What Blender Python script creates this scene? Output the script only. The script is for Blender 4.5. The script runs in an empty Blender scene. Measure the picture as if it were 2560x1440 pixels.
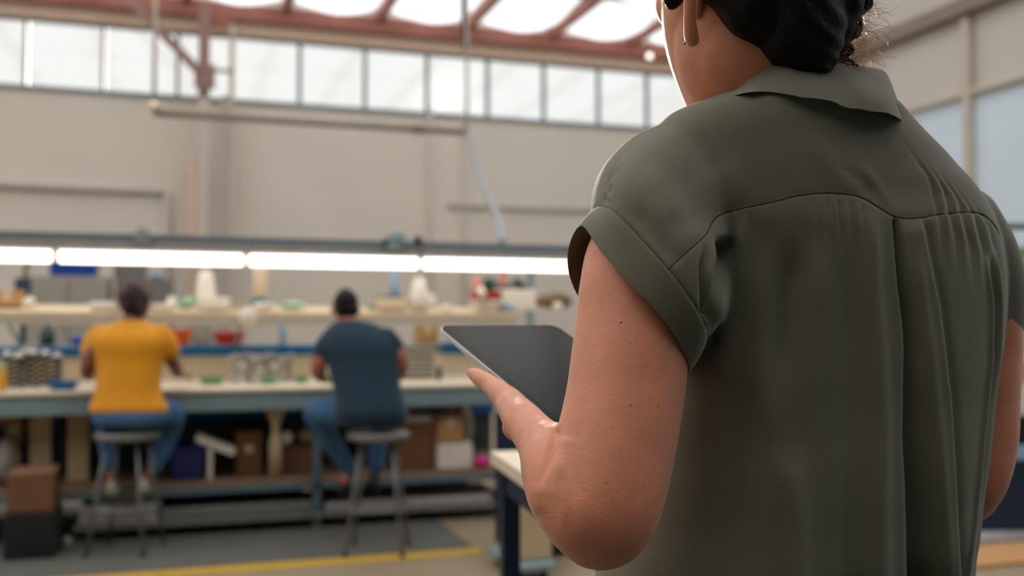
import bpy, bmesh, math, random
import numpy as np
from mathutils import Vector, Matrix
from mathutils.bvhtree import BVHTree
random.seed(7); rng = np.random.RandomState(7)
SC = bpy.context.scene; COL = SC.collection

# ------------------------------------------------------------------ camera, world, sun, exposure
FPX = 2500.0; HY = 812.0; YAW = math.radians(18.2); PIT = math.atan((HY-720)/FPX)
C0 = np.array([0, 0, 1.30])
RR = np.array([math.cos(YAW), -math.sin(YAW), 0])
FF = np.array([math.sin(YAW)*math.cos(PIT), math.cos(YAW)*math.cos(PIT), math.sin(PIT)])
UU = np.cross(RR, FF)
cd = bpy.data.cameras.new('camera'); cam = bpy.data.objects.new('camera', cd); COL.objects.link(cam)
m = Matrix(((RR[0], UU[0], -FF[0], 0), (RR[1], UU[1], -FF[1], 0), (RR[2], UU[2], -FF[2], C0[2]), (0, 0, 0, 1)))
cam.matrix_world = m
cd.sensor_width = 36; cd.lens = 36*FPX/2560; cd.clip_start = .05; cd.clip_end = 200
cd.dof.use_dof = True; cd.dof.focus_distance = 1.02; cd.dof.aperture_fstop = 3.2
SC.camera = cam
SC.view_settings.view_transform = 'Standard'; SC.view_settings.look = 'None'
SC.view_settings.exposure = 0.32; SC.view_settings.gamma = 1; SC.view_settings.use_curve_mapping = False
SC.cycles.use_denoising = True
SC.cycles.max_bounces = 7; SC.cycles.diffuse_bounces = 4; SC.cycles.glossy_bounces = 3
SC.cycles.transmission_bounces = 6; SC.cycles.transparent_max_bounces = 8
SC.cycles.caustics_reflective = False; SC.cycles.caustics_refractive = False
SC.cycles.sample_clamp_indirect = 6

W = bpy.data.worlds.new('world'); SC.world = W; W.use_nodes = True
nt = W.node_tree; nt.nodes.clear()
wo = nt.nodes.new('ShaderNodeOutputWorld'); bg = nt.nodes.new('ShaderNodeBackground')
tc = nt.nodes.new('ShaderNodeTexCoord'); sp = nt.nodes.new('ShaderNodeSeparateXYZ')
nt.links.new(tc.outputs['Generated'], sp.inputs[0])
def wramp(sock, stops):
    r = nt.nodes.new('ShaderNodeValToRGB'); mr = nt.nodes.new('ShaderNodeMapRange')
    mr.inputs['From Min'].default_value = -1; mr.inputs['From Max'].default_value = 1
    nt.links.new(sock, mr.inputs['Value']); nt.links.new(mr.outputs[0], r.inputs[0])
    e = r.color_ramp.elements
    while len(e) > 1: e.remove(e[-1])
    e[0].position = stops[0][0]; e[0].color = (*stops[0][1], 1)
    for p, c in stops[1:]:
        q = e.new(p); q.color = (*c, 1)
    return r
# sky seen towards +Y (through the clerestory) is white and warm to the right; ground half is dim
ry = wramp(sp.outputs['Y'], [(0, (1.5, 1.7, 2.05)), (.52, (1.5, 1.7, 2.05)), (.66, (.74, .76, .755)), (1, (.78, .755, .72))])
rz = wramp(sp.outputs['Z'], [(0, (.12, .115, .11)), (.49, (.16, .155, .15)), (.51, (1, 1, 1)), (.66, (1, 1, 1)), (.8, (1.9, 1.87, 1.8)), (1, (1.9, 1.87, 1.8))])
mx = nt.nodes.new('ShaderNodeMix'); mx.data_type = 'RGBA'; mx.blend_type = 'MULTIPLY'; mx.inputs[0].default_value = 1
nt.links.new(ry.outputs[0], mx.inputs[6]); nt.links.new(rz.outputs[0], mx.inputs[7])
nt.links.new(mx.outputs[2], bg.inputs[0]); bg.inputs[1].default_value = 1.0
nt.links.new(bg.outputs[0], wo.inputs[0])

def direction_px(px, py):
    d = FF + (px-1280)/FPX*RR + (720-py)/FPX*UU
    return d/np.linalg.norm(d)
sd = bpy.data.lights.new('sun', 'SUN'); sun = bpy.data.objects.new('sun', sd); COL.objects.link(sun)
sd.energy = 5.0; sd.angle = math.radians(2.0); sd.color = (1, .86, .68)
d = direction_px(1120, 262)
sun.rotation_euler = Vector(d).to_track_quat('Z', 'Y').to_euler()

# ------------------------------------------------------------------ helpers
def P(px, py, D):
    return C0 + D*(FF + (px-1280)/FPX*RR + (720-py)/FPX*UU)
def toW(a):            # camera-frame (u,v,w) rows -> world
    a = np.asarray(a, float); return C0 + a[..., :1]*RR + a[..., 1:2]*UU + a[..., 2:3]*FF
def cf(px, py, w): return np.array([(px-1280)/FPX*w, (720-py)/FPX*w, w])
def onY(px, py, Y):
    d = FF + (px-1280)/FPX*RR + (720-py)/FPX*UU
    return C0 + d*(Y/d[1])
def onZ(px, py, Z):
    d = FF + (px-1280)/FPX*RR + (720-py)/FPX*UU
    return C0 + d*((Z-C0[2])/d[2])
def lin(c):
    c = c/255.0
    return c/12.92 if c <= .04045 else ((c+.055)/1.055)**2.4
def rgb(r, g, b): return (lin(r), lin(g), lin(b))

def mat(name, c, rough=.6, metal=0, var=.06, scale=12, bump=0, bscale=60, sss=0, sheen=0, emit=0, spec=.5, coat=0):
    M = bpy.data.materials.new(name); M.use_nodes = True
    n = M.node_tree.nodes; L = M.node_tree.links; b = n['Principled BSDF']
    b.inputs['Roughness'].default_value = rough; b.inputs['Metallic'].default_value = metal
    b.inputs['Specular IOR Level'].default_value = spec
    if coat: b.inputs['Coat Weight'].default_value = coat
    t = n.new('ShaderNodeTexCoord'); nz = n.new('ShaderNodeTexNoise')
    nz.inputs['Scale'].default_value = scale; nz.inputs['Detail'].default_value = 4
    L.new(t.outputs['Object'], nz.inputs['Vector'])
    r = n.new('ShaderNodeValToRGB'); L.new(nz.outputs[0], r.inputs[0])
    e = r.color_ramp.elements
    e[0].position = .3; e[1].position = .7
    e[0].color = (*[max(0, x*(1-var)) for x in c], 1); e[1].color = (*[min(1, x*(1+var)) for x in c], 1)
    L.new(r.outputs[0], b.inputs['Base Color'])
    if bump:
        n2 = n.new('ShaderNodeTexNoise'); n2.inputs['Scale'].default_value = bscale; n2.inputs['Detail'].default_value = 3
        L.new(t.outputs['Object'], n2.inputs['Vector'])
        bp = n.new('ShaderNodeBump'); bp.inputs['Strength'].default_value = bump; bp.inputs['Distance'].default_value = .002
        L.new(n2.outputs[0], bp.inputs['Height']); L.new(bp.outputs[0], b.inputs['Normal'])
    if sss:
        b.inputs['Subsurface Weight'].default_value = sss
        b.inputs['Subsurface Radius'].default_value = (.012, .005, .003); b.inputs['Subsurface Scale'].default_value = 1
    if sheen:
        b.inputs['Sheen Weight'].default_value = sheen; b.inputs['Sheen Roughness'].default_value = .4
    if emit:
        b.inputs['Emission Color'].default_value = (*c, 1); b.inputs['Emission Strength'].default_value = emit
    return M



def tag(o, label=None, cat=None, group=None, kind=None):
    if label: o['label'] = label
    if cat: o['category'] = cat
    if group: o['group'] = group
    if kind: o['kind'] = kind
    return o
def empty(name, loc, label, cat, group=None):
    o = bpy.data.objects.new(name, None); COL.objects.link(o); o.location = tuple(loc)
    o.empty_display_size = .05
    return tag(o, label, cat, group)
def mesh_obj(name, V, F, M, parent=None, smooth=False):
    me = bpy.data.meshes.new(name)
    if isinstance(V, np.ndarray): V = V.tolist()
    me.from_pydata(V, [], F); me.update()
    if smooth: me.polygons.foreach_set('use_smooth', [True]*len(me.polygons))
    if M: me.materials.append(M)
    o = bpy.data.objects.new(name, me); COL.objects.link(o)
    if parent:
        o.parent = parent
        l = Vector((0, 0, 0)); q_ = parent
        while q_: l += q_.location; q_ = q_.parent
        me.transform(Matrix.Translation(-l))
    return o

class MB:
    def __init__(s): s.V = []; s.F = []; s.sm = False
    def add(s, V, F):
        k = len(s.V); s.V += [tuple(map(float, v)) for v in V]; s.F += [tuple(i+k for i in f) for f in F]; return s
    def box(s, x0, x1, y0, y1, z0, z1, tx=0, ty=0, bev=None):
        """tx,ty: the bottom is narrower by that much on each side"""
        if bev is None: bev = min(.006, .12*min(abs(x1-x0), abs(y1-y0), abs(z1-z0)))
        b = bev
        def ring(z, ix, iy, c):
            X0, X1, Y0, Y1 = x0+ix, x1-ix, y0+iy, y1-iy
            return [(X0+c, Y0, z), (X1-c, Y0, z), (X1, Y0+c, z), (X1, Y1-c, z), (X1-c, Y1, z), (X0+c, Y1, z), (X0, Y1-c, z), (X0, Y0+c, z)]
        V = ring(z0, tx+b, ty+b, b) + ring(z0+b, tx, ty, b) + ring(z1-b, 0, 0, b) + ring(z1, b, b, b)
        F = [tuple(reversed(range(8))), tuple(range(24, 32))]
        for k in range(3):
            for i in range(8):
                j = (i+1) % 8; F.append((k*8+i, k*8+j, k*8+8+j, k*8+8+i))
        return s.add(V, F)
    def obox(s, c, ax, ay, az, hx, hy, hz):
        c, ax, ay, az = map(np.asarray, (c, ax, ay, az)); V = []
        for k in (-1, 1):
            for i, j in ((-1, -1), (1, -1), (1, 1), (-1, 1)): V.append(c+i*hx*ax+j*hy*ay+k*hz*az)
        F = [(3, 2, 1, 0), (4, 5, 6, 7), (0, 1, 5, 4), (1, 2, 6, 5), (2, 3, 7, 6), (3, 0, 4, 7)]
        return s.add(V, F)
    def bar(s, a, b, w, h=None):
        a = np.asarray(a, float); b = np.asarray(b, float); h = h or w; d = b-a; L = np.linalg.norm(d); d = d/L
        up = np.array([0, 0, 1.]) if abs(d[2]) < .9 else np.array([0, 1., 0])
        x = np.cross(d, up); x /= np.linalg.norm(x); y = np.cross(x, d)
        return s.obox((a+b)/2, x, d, y, w/2, L/2, h/2)
    def tube(s, pts, r, n=10, cap=True, closed=False):
        pts = [np.asarray(p, float) for p in pts]; N = len(pts)
        rr = r if isinstance(r, (list, tuple, np.ndarray)) else [r]*N
        up = None; V = []; F = []
        for i in range(N):
            a = pts[(i-1) % N] if (closed or i > 0) else pts[i]; b = pts[(i+1) % N] if (closed or i < N-1) else pts[i]
            t = b-a; t = t/(np.linalg.norm(t)+1e-12)
            if up is None:
                up = np.array([0, 0, 1.]) if abs(t[2]) < .9 else np.array([1., 0, 0])
            x = np.cross(t, up); x /= np.linalg.norm(x)+1e-12; y = np.cross(x, t); up = y
            for k in range(n):
                an = 2*math.pi*k/n; V.append(pts[i]+rr[i]*(math.cos(an)*x+math.sin(an)*y))
        for i in range(N if closed else N-1):
            j = (i+1) % N
            for k in range(n):
                q = (k+1) % n; F.append((i*n+k, i*n+q, j*n+q, j*n+k))
        if cap and not closed: F += [tuple(reversed(range(n))), tuple(range((N-1)*n, N*n))]
        return s.add(V, F)
    def lathe(s, c, prof, n=24, axis=2):
        V = []; F = []; N = len(prof)
        for r, z in prof:
            for k in range(n):
                an = 2*math.pi*k/n; p = [r*math.cos(an), r*math.sin(an), z]
                if axis == 0: p = [p[2], p[0], p[1]]
                if axis == 1: p = [p[0], p[2], p[1]]
                V.append((c[0]+p[0], c[1]+p[1], c[2]+p[2]))
        for i in range(N-1):
            for k in range(n):
                q = (k+1) % n; F.append((i*n+k, i*n+q, (i+1)*n+q, (i+1)*n+k))
        F += [tuple(reversed(range(n))), tuple(range((N-1)*n, N*n))]
        return s.add(V, F)
    def build(s, name, M, parent=None, smooth=False): return mesh_obj(name, s.V, s.F, M, parent, smooth)

def ico(sub=2):
    bm = bmesh.new(); bmesh.ops.create_icosphere(bm, subdivisions=sub, radius=1)
    V = np.array([v.co[:] for v in bm.verts]); F = [[v.index for v in f.verts] for f in bm.faces]; bm.free(); return V, F
ICOV, ICOF = ico(2); ICOL = ico(4)
def cr(pts, k):         # Catmull-Rom resample of rows
    p = np.asarray(pts, float); out = []
    for i in range(len(p)-1):
        a = p[max(i-1, 0)]; b = p[i]; c = p[i+1]; d = p[min(i+2, len(p)-1)]
        for j in range(k):
            t = j/k
            out.append(.5*((2*b)+(-a+c)*t+(2*a-5*b+4*c-d)*t*t+(-a+3*b-3*c+d)*t**3))
    out.append(p[-1]); return np.array(out)
def crc(pts, k):        # closed
    p = np.asarray(pts, float); n = len(p); out = []
    for i in range(n):
        a, b, c, d = p[(i-1) % n], p[i], p[(i+1) % n], p[(i+2) % n]
        for j in range(k):
            t = j/k
            out.append(.5*((2*b)+(-a+c)*t+(2*a-5*b+4*c-d)*t*t+(-a+3*b-3*c+d)*t**3))
    return np.array(out)

class Blob:             # overlapping solids that get fused into one continuous skin
    def __init__(s, fine=False): s.V = []; s.F = []; s.n = 0; s.fine = fine
    def add(s, V, F):
        s.V.append(np.asarray(V, float)); s.F += [[i+s.n for i in f] for f in F]; s.n += len(V)
    def ball(s, c, r):
        r = np.asarray(r if hasattr(r, '__len__') else [r]*3, float)
        q_ = ICOL if .03 < r.max() < 2 and s.fine else (ICOV, ICOF)
        s.add(q_[0]*r+np.asarray(c), q_[1])
    def sweep(s, rows, k=8):                   # rows of x,y,z,r
        q = cr(rows, k)
        for a in q: s.ball(a[:3], abs(a[3]))
    def psweep(s, rows, k=8):                  # rows of px,py,w,r_px  -> camera frame metres
        s.sweep([[*cf(a[0], a[1], a[2]), a[3]/FPX*a[2]] for a in rows], k)
    def loft(s, rings):                        # rings: list of (n,3)
        n = len(rings[0]); V = np.concatenate(rings); F = []
        for i in range(len(rings)-1):
            for k in range(n):
                q = (k+1) % n; F.append([i*n+k, i*n+q, (i+1)*n+q, (i+1)*n+k])
        V = np.concatenate([V, [rings[0].mean(0)], [rings[-1].mean(0)]]); a = len(V)-2; b = a+1; o = (len(rings)-1)*n
        for k in range(n):
            q = (k+1) % n; F.append([a, q, k]); F.append([b, o+k, o+q])
        s.add(V, F)
    def fuse(s, voxel, smooth=6):
        me = bpy.data.meshes.new('tmp'); V = np.concatenate(s.V)
        me.from_pydata(V.tolist(), [], s.F); me.update()
        bm = bmesh.new(); bm.from_mesh(me); bmesh.ops.recalc_face_normals(bm, faces=bm.faces); bm.to_mesh(me); bm.free()
        o = bpy.data.objects.new('tmp', me); COL.objects.link(o)
        r = o.modifiers.new('r', 'REMESH'); r.mode = 'VOXEL'; r.voxel_size = voxel
        if smooth:
            q = o.modifiers.new('s', 'SMOOTH'); q.iterations = smooth; q.factor = .5
        dg = bpy.context.evaluated_depsgraph_get(); ev = o.evaluated_get(dg); em = ev.to_mesh()
        n = len(em.vertices); co = np.empty(n*3); em.vertices.foreach_get('co', co); co = co.reshape(-1, 3)
        nr = np.empty(n*3); em.vertices.foreach_get('normal', nr); nr = nr.reshape(-1, 3)
        lt = np.empty(len(em.polygons), int); em.polygons.foreach_get('loop_total', lt)
        vi = np.empty(len(em.loops), int); em.loops.foreach_get('vertex_index', vi)
        F = [list(map(int, x)) for x in np.split(vi, np.cumsum(lt)[:-1])]
        ev.to_mesh_clear(); bpy.data.objects.remove(o); bpy.data.meshes.remove(me)
        return co, nr, F

def section(px0, px1, py, wc, ratio, th, n=48, e=2.3):
    """rotated super-ellipse ring (camera frame) whose outline reaches px0..px1 at height py"""
    t = np.linspace(0, 2*np.pi, n, endpoint=False)
    ct, st = np.cos(t), np.sin(t)
    X = np.sign(ct)*np.abs(ct)**(2/e); Z = np.sign(st)*np.abs(st)**(2/e)
    a = (px1-px0)/2/FPX*wc; uc = ((px0+px1)/2-1280)/FPX*wc
    for _ in range(12):
        b = a*ratio
        u = uc + a*X*math.cos(th) - b*Z*math.sin(th); w = wc + a*X*math.sin(th) + b*Z*math.cos(th)
        q = 1280+FPX*u/w; l, r = q.min(), q.max()
        a *= (px1-px0)/(r-l); uc += ((px0+px1)/2-(l+r)/2)/FPX*wc
    return np.stack([u, (720-py)/FPX*wc+0*u, w], 1)
def torso(B, rows, th, k=5, n=48):
    q = cr(rows, k); B.loft([section(a[0], a[1], a[2], a[3], a[4], th, n) for a in q])

def seg_dist(x, y, poly):
    best = np.full(len(x), 1e9); tt = np.zeros(len(x)); side = np.zeros(len(x))
    L = [0]
    for i in range(len(poly)-1): L.append(L[-1]+math.dist(poly[i], poly[i+1]))
    for i in range(len(poly)-1):
        (ax, ay), (bx, by) = poly[i], poly[i+1]; dx, dy = bx-ax, by-ay; l2 = dx*dx+dy*dy
        t = np.clip(((x-ax)*dx+(y-ay)*dy)/l2, 0, 1)
        ex, ey = x-(ax+t*dx), y-(ay+t*dy); d = np.hypot(ex, ey)
        m_ = d < best; best[m_] = d[m_]; tt[m_] = ((L[i]+t*math.sqrt(l2))/L[-1])[m_]
        side[m_] = np.sign(dx*ey-dy*ex)[m_]
    return best, tt, side

# ------------------------------------------------------------------ materials
M = {}
M['wall'] = mat('painted_wall', rgb(216, 206, 191), .9, var=.03, scale=1.2, bump=.2, bscale=25)
M['wall_r'] = mat('painted_side_wall', rgb(206, 200, 190), .9, var=.03, scale=1.2, bump=.2, bscale=25)
M['floor'] = mat('concrete_floor', rgb(150, 132, 105), .55, var=.12, scale=1.5, bump=.2, bscale=40)
M['mat'] = mat('rubber_mat', rgb(92, 92, 84), .8, var=.08, scale=5, bump=.5, bscale=150)
M['yellow_line'] = mat('floor_paint', rgb(200, 160, 45), .55, var=.1, scale=8)
M['steel_red'] = mat('red_oxide_steel', rgb(152, 92, 74), .6, var=.1, scale=4)
M['steel_beige'] = mat('beige_steel', rgb(205, 176, 150), .6, var=.05, scale=3)
M['frame'] = mat('window_frame', rgb(120, 130, 134), .5, var=.05)
M['greyblue'] = mat('grey_blue_enamel', rgb(132, 156, 158), .45, var=.05, scale=6)
M['raildark'] = mat('rail_enamel', rgb(92, 112, 120), .45, var=.05, scale=6)
M['darkteal'] = mat('dark_teal_enamel', rgb(48, 66, 70), .5, var=.08)
M['navy'] = mat('navy_enamel', rgb(22, 40, 62), .45, var=.08)
M['blue'] = mat('blue_enamel', rgb(20, 104, 160), .45, var=.05)
M['bluebin'] = mat('blue_plastic', rgb(22, 66, 150), .4, var=.05)
M['deepblue'] = mat('deep_blue_plastic', rgb(14, 30, 100), .4, var=.05)
M['lam'] = mat('cream_laminate', rgb(238, 222, 194), .45, var=.03, scale=3)
M['shelfwood'] = mat('shelf_board', rgb(220, 198, 164), .6, var=.05, scale=5)
M['brownwood'] = mat('brown_board', rgb(136, 108, 84), .7, var=.1, scale=5)
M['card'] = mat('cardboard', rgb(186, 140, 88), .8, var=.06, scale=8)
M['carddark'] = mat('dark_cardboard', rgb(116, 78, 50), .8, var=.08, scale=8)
M['tape'] = mat('packing_tape', rgb(206, 190, 160), .3, var=.03)
M['white'] = mat('white_plastic', rgb(238, 228, 212), .4, var=.02)
M['whitecloth'] = mat('white_cloth', rgb(232, 222, 206), .85, var=.03, bump=.4, bscale=80)
M['greycab'] = mat('grey_cabinet', rgb(160, 152, 138), .5, var=.04, scale=3)
M['greydark'] = mat('grey_metal_box', rgb(120, 118, 112), .5, var=.06)
M['steel'] = mat('brushed_steel', rgb(170, 170, 166), .35, metal=.9, var=.05, scale=30)
M['stool'] = mat('stool_paint', rgb(116, 116, 112), .4, metal=.3, var=.05)
M['spring'] = mat('spring_steel', rgb(58, 58, 54), .4, metal=.6, var=.1)
M['alu'] = mat('cast_aluminium', rgb(196, 192, 182), .35, metal=.6, var=.05)
M['orange'] = mat('orange_plastic', rgb(232, 90, 20), .4, var=.03)
M['red'] = mat('red_plastic', rgb(205, 62, 40), .4, var=.03)
M['pink'] = mat('pink_plastic', rgb(236, 120, 110), .4)
M['magenta'] = mat('magenta_plastic', rgb(214, 40, 140), .4)
M['green'] = mat('green_plastic', rgb(110, 160, 118), .45)
M['palegreen'] = mat('pale_green_plastic', rgb(170, 206, 164), .45)
M['darkgreen'] = mat('dark_green_glass', rgb(22, 60, 48), .25)
M['mustard'] = mat('mustard_plastic', rgb(214, 152, 40), .5)
M['black'] = mat('black_plastic', rgb(22, 24, 28), .45)
M['board'] = mat('pressed_board', rgb(200, 176, 138), .8, var=.05, scale=6)
M['sheet'] = mat('wrapped_sheet', rgb(172, 168, 166), .35, var=.08, scale=4)
M['hose'] = mat('grey_hose', rgb(150, 152, 157), .5)
M['pipe'] = mat('painted_conduit', rgb(132, 118, 102), .5)
M['pinkpipe'] = mat('pink_downpipe', rgb(220, 188, 164), .5)
M['ball'] = mat('brass_elbow', rgb(250, 220, 195), .12, metal=1)
M['led'] = mat('led_tube', (1, .95, .89), .5, var=0, emit=3.2)
M['bulb'] = mat('pendant_bulb', (1, .92, .82), .5, var=0, emit=1.6)
M['skin'] = mat('skin_light', rgb(228, 150, 114), .45, var=.10, scale=26, bump=.25, bscale=420, sss=.25, sheen=.25)
M['skin2'] = mat('skin_brown', rgb(138, 86, 66), .5, var=.06, scale=20)
M['skin3'] = mat('skin_tan', rgb(176, 108, 82), .5, var=.06, scale=20)
M['mole'] = mat('mole', rgb(120, 62, 48), .6)
M['nail'] = mat('nail', rgb(238, 178, 158), .3)
M['shirt'] = mat('olive_crepe', rgb(121, 118, 99), .8, var=.05, scale=9, bump=.35, bscale=900, sheen=.35, spec=.25)
M['seam'] = mat('seam_thread', rgb(52, 54, 46), .9)
M['pants'] = mat('black_trousers', rgb(34, 34, 38), .8)
M['hair'] = mat('black_hair', rgb(17, 13, 13), .55, var=.3, scale=40, bump=.7, bscale=160, spec=.2)
M['strand'] = mat('sunlit_strand', rgb(206, 158, 122), .3)  # dark hair lightened in colour to stand for sunlight on the flyaways
M['yshirt'] = mat('yellow_cotton', rgb(222, 148, 10), .85, var=.05, bump=.3, bscale=200, sheen=.2)
M['nshirt'] = mat('navy_cotton', rgb(18, 48, 64), .85, var=.05, bump=.3, bscale=200, sheen=.2)
M['jeans'] = mat('denim', rgb(58, 96, 132), .85, var=.12, scale=20)
M['hair2'] = mat('brown_hair', rgb(26, 16, 14), .8, var=.2, scale=60)
M['frizz'] = mat('frizzy_hair', rgb(128, 92, 80), .7)
M['shoe'] = mat('pale_shoe', rgb(168, 170, 150), .6)
M['shoe2'] = mat('black_shoe', rgb(24, 24, 28), .6)
M['silver'] = mat('tablet_case', rgb(214, 206, 202), .3, metal=.7, var=.01)
M['screen'] = mat('tablet_screen', rgb(14, 15, 22), .16, var=0, spec=.22)
M['bezel'] = mat('tablet_bezel', rgb(8, 9, 14), .12, var=0, spec=.2)
M['lightblue'] = mat('light_blue_plastic', rgb(140, 176, 204), .5)
M['teal'] = mat('teal_plastic', rgb(20, 110, 130), .5)
M['dusty'] = mat('dusty_navy', rgb(44, 58, 74), .6)
M['creampanel'] = mat('cream_panel', rgb(226, 206, 156), .6)
for k_ in ('screen', 'bezel'): M[k_].node_tree.nodes['Principled BSDF'].inputs['IOR'].default_value = 1.22
# thin window glass
g = bpy.data.materials.new('window_glass'); g.use_nodes = True; n = g.node_tree.nodes; L = g.node_tree.links; n.clear()
o_ = n.new('ShaderNodeOutputMaterial'); mi = n.new('ShaderNodeMixShader'); tr = n.new('ShaderNodeBsdfTransparent'); gl = n.new('ShaderNodeBsdfGlossy')
gl.inputs['Roughness'].default_value = .05; mi.inputs[0].default_value = .04; tr.inputs[0].default_value = (.97, .985, .99, 1)
L.new(tr.outputs[0], mi.inputs[1]); L.new(gl.outputs[0], mi.inputs[2]); L.new(mi.outputs[0], o_.inputs[0]); M['glass'] = g
# translucent roof quilt lit by the sky above
g = bpy.data.materials.new('translucent_roof_quilt'); g.use_nodes = True; n = g.node_tree.nodes; L = g.node_tree.links; n.clear()
o_ = n.new('ShaderNodeOutputMaterial'); mi = n.new('ShaderNodeMixShader'); tr = n.new('ShaderNodeBsdfTranslucent'); gl = n.new('ShaderNodeBsdfDiffuse')
nz = n.new('ShaderNodeTexNoise'); nz.inputs['Scale'].default_value = 2; rp = n.new('ShaderNodeValToRGB')
rp.color_ramp.elements[0].color = (.80, .75, .69, 1); rp.color_ramp.elements[1].color = (.9, .86, .80, 1)
L.new(nz.outputs[0], rp.inputs[0]); L.new(rp.outputs[0], tr.inputs[0]); L.new(rp.outputs[0], gl.inputs[0]); mi.inputs[0].default_value = .3
L.new(tr.outputs[0], mi.inputs[1]); L.new(gl.outputs[0], mi.inputs[2]); L.new(mi.outputs[0], o_.inputs[0]); M['quilt'] = g

def struct(name, mb, M_, parent=None):
    o = mb.build(name, M_, parent)
    if not parent: o['kind'] = 'structure'
    return o

# ------------------------------------------------------------------ room shell
WY = 14.0; WX = 8.4; XL = -8.0; YB = -4.0; ZC = 5.75; WZ0 = 4.35; WZ1 = 5.24
struct('floor', MB().box(XL, WX, YB, WY, -.12, 0, bev=0), M['floor'])
struct('added_dark_floor', MB().box(XL, WX, YB, 2.9, 0, .006, bev=0), M['mat'])  # unseen dark layer added to cut floor bounce onto the standing person
wb = MB().box(XL, WX+.2, WY, WY+.2, 0, WZ0, bev=0).box(XL, WX+.2, WY, WY+.2, WZ1, ZC+.5, bev=0)
struct('wall_back', wb, M['wall'])
struct('wall_right', MB().box(WX, WX+.2, YB, WY, 0, ZC+.5, bev=0), M['wall_r'])
struct('wall_rear', MB().box(XL, WX, YB-.2, YB, 0, ZC+.5, bev=0), M['dusty'])
struct('added_roof_blocker', MB().box(XL, WX, YB, -2.4, ZC+.12, ZC+.2, bev=0), M['steel_beige'])  # unseen opaque strip added above the quilts to hold back light from behind
struct('wall_left', MB().box(XL-.2, XL, YB, 4.0, 0, ZC+.5, bev=0).box(XL-.2, XL, 4.0, 9.5, 4.2, ZC+.5, bev=0).box(XL-.2, XL, 9.5, WY+.2, 0, ZC+.5, bev=0), M['wall'])  # unseen side wall; its opening is added to let in cool fill light
struct('trim_1', MB().box(XL, WX, WY-.05, WY, WZ1, WZ1+.2, bev=0), M['steel_beige'])      # header over the windows
struct('trim_2', MB().box(XL, WX, WY-.03, WY+.02, WZ0-.04, WZ0, bev=0), M['frame'])       # sill
mull = [-4.8, -3.87, -2.9, -1.957, -1.03, -.105, .6, 1.503, 2.418, 3.32, 4.235, 5.12, 6.01, 6.83, 7.65, 8.4]
for i in range(len(mull)-1):
    a, b = mull[i], mull[i+1]; t = .028
    fr = MB()
    fr.box(a, a+t, WY+.02, WY+.08, WZ0, WZ1, bev=.003).box(b-t, b, WY+.02, WY+.08, WZ0, WZ1, bev=.003)
    fr.box(a+t, b-t, WY+.02, WY+.08, WZ0, WZ0+t, bev=.003).box(a+t, b-t, WY+.02, WY+.08, WZ1-t, WZ1, bev=.003)
    w_ = fr.build('window_%d' % (i+1), M['frame']); w_['kind'] = 'structure'
    MB().box(a+t, b-t, WY+.045, WY+.052, WZ0+t, WZ1-t, bev=0).build('pane', M['glass'], w_)
    MB().box(a+t, b-t, WY+.055, WY+.06, (WZ0+WZ1)/2-.008, (WZ0+WZ1)/2+.008, bev=0).build('glazing_bar', M['glass'], w_)
# ceiling: sagging translucent quilts between rafters and purlins
V = []; F = []; rx = [3.9+1.3*k for k in range(-10, 4)]; py_ = [14.0-1.7*k for k in range(0, 11)]
rx = [x for x in rx if XL < x < WX] ; ex = [XL]+rx+[WX]
for i in range(len(ex)-1):
    for j in range(len(py_)-1):
        x0, x1, y0, y1 = ex[i], ex[i+1], py_[j+1], py_[j]; n_ = 8; k0 = len(V)
        for a in range(n_+1):
            for b in range(n_+1):
                s, t = a/n_, b/n_
                V.append((x0+(x1-x0)*s, y0+(y1-y0)*t, ZC+.06-.34*(math.sin(math.pi*s)*math.sin(math.pi*t))**.6))
        for a in range(n_):
            for b in range(n_):
                q = k0+a*(n_+1)+b; F.append((q, q+1, q+n_+2, q+n_+1))
ceil = mesh_obj('ceiling', V, F, M['quilt'], None, True); ceil['kind'] = 'structure'
for x in rx: MB().box(x-.045, x+.045, YB, WY, ZC-.17, ZC+.06, bev=0).build('rafter', M['steel_red'], ceil)
for y in py_[1:-1]: MB().box(XL, WX, y-.03, y+.03, ZC-.06, ZC+.06, bev=0).build('purlin', M['greydark'], ceil)
MB().box(XL, WX, WY-.16, WY-.06, 5.42, 5.64, bev=0).build('eaves_beam', M['steel_red'], ceil)

def roof_z(x, y):
    i = max(k for k in range(len(ex)-1) if ex[k] <= x); j = [k for k in range(len(py_)-1) if py_[k+1] <= y <= py_[k]][0]
    s_, t_ = (x-ex[i])/(ex[i+1]-ex[i]), (y-py_[j+1])/(py_[j]-py_[j+1])
    return ZC+.06-.34*(math.sin(math.pi*s_)*math.sin(math.pi*t_))**.6-.03
# wall seams and wall-side services
def wallseam(px, y0, y1, wpx, label, m_='pipe', Yp=WY-.03, name='conduit_pipe'):
    a = onY(px, y0, Yp); b = onY(px, y1, Yp); b[2] = 0; r = wpx/2*14/FPX
    o = MB().tube([a, b], r, 10).build(name, M[m_], None, True); return tag(o, label, 'pipe')
M['paintpipe'] = mat('wall_painted_conduit', rgb(202, 192, 178), .8)
wallseam(1075, 268, 735, 11, 'thin painted vertical conduit on the rear wall, left of the pair below the windows', 'paintpipe')
wallseam(1162, 280, 730, 10, 'thin painted vertical conduit on the rear wall behind the hanging grey hose', 'paintpipe')
wallseam(483, 395, 735, 22, 'pinkish downpipe on the rear wall beside the steel column', 'pinkpipe', WY-.12, 'downpipe')
a = onY(-60, 458, WY-.052); b = onY(412, 484, WY-.052); b[2] = a[2]
tag(MB().tube([a, b, (b[0]+.03, b[1], b[2]-.04), (b[0]+.03, b[1], 0)], .05, 8).build('conduit_pipe', M['paintpipe'], None, True),
    'painted conduit running along the left of the rear wall and turning down', 'pipe')
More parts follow.
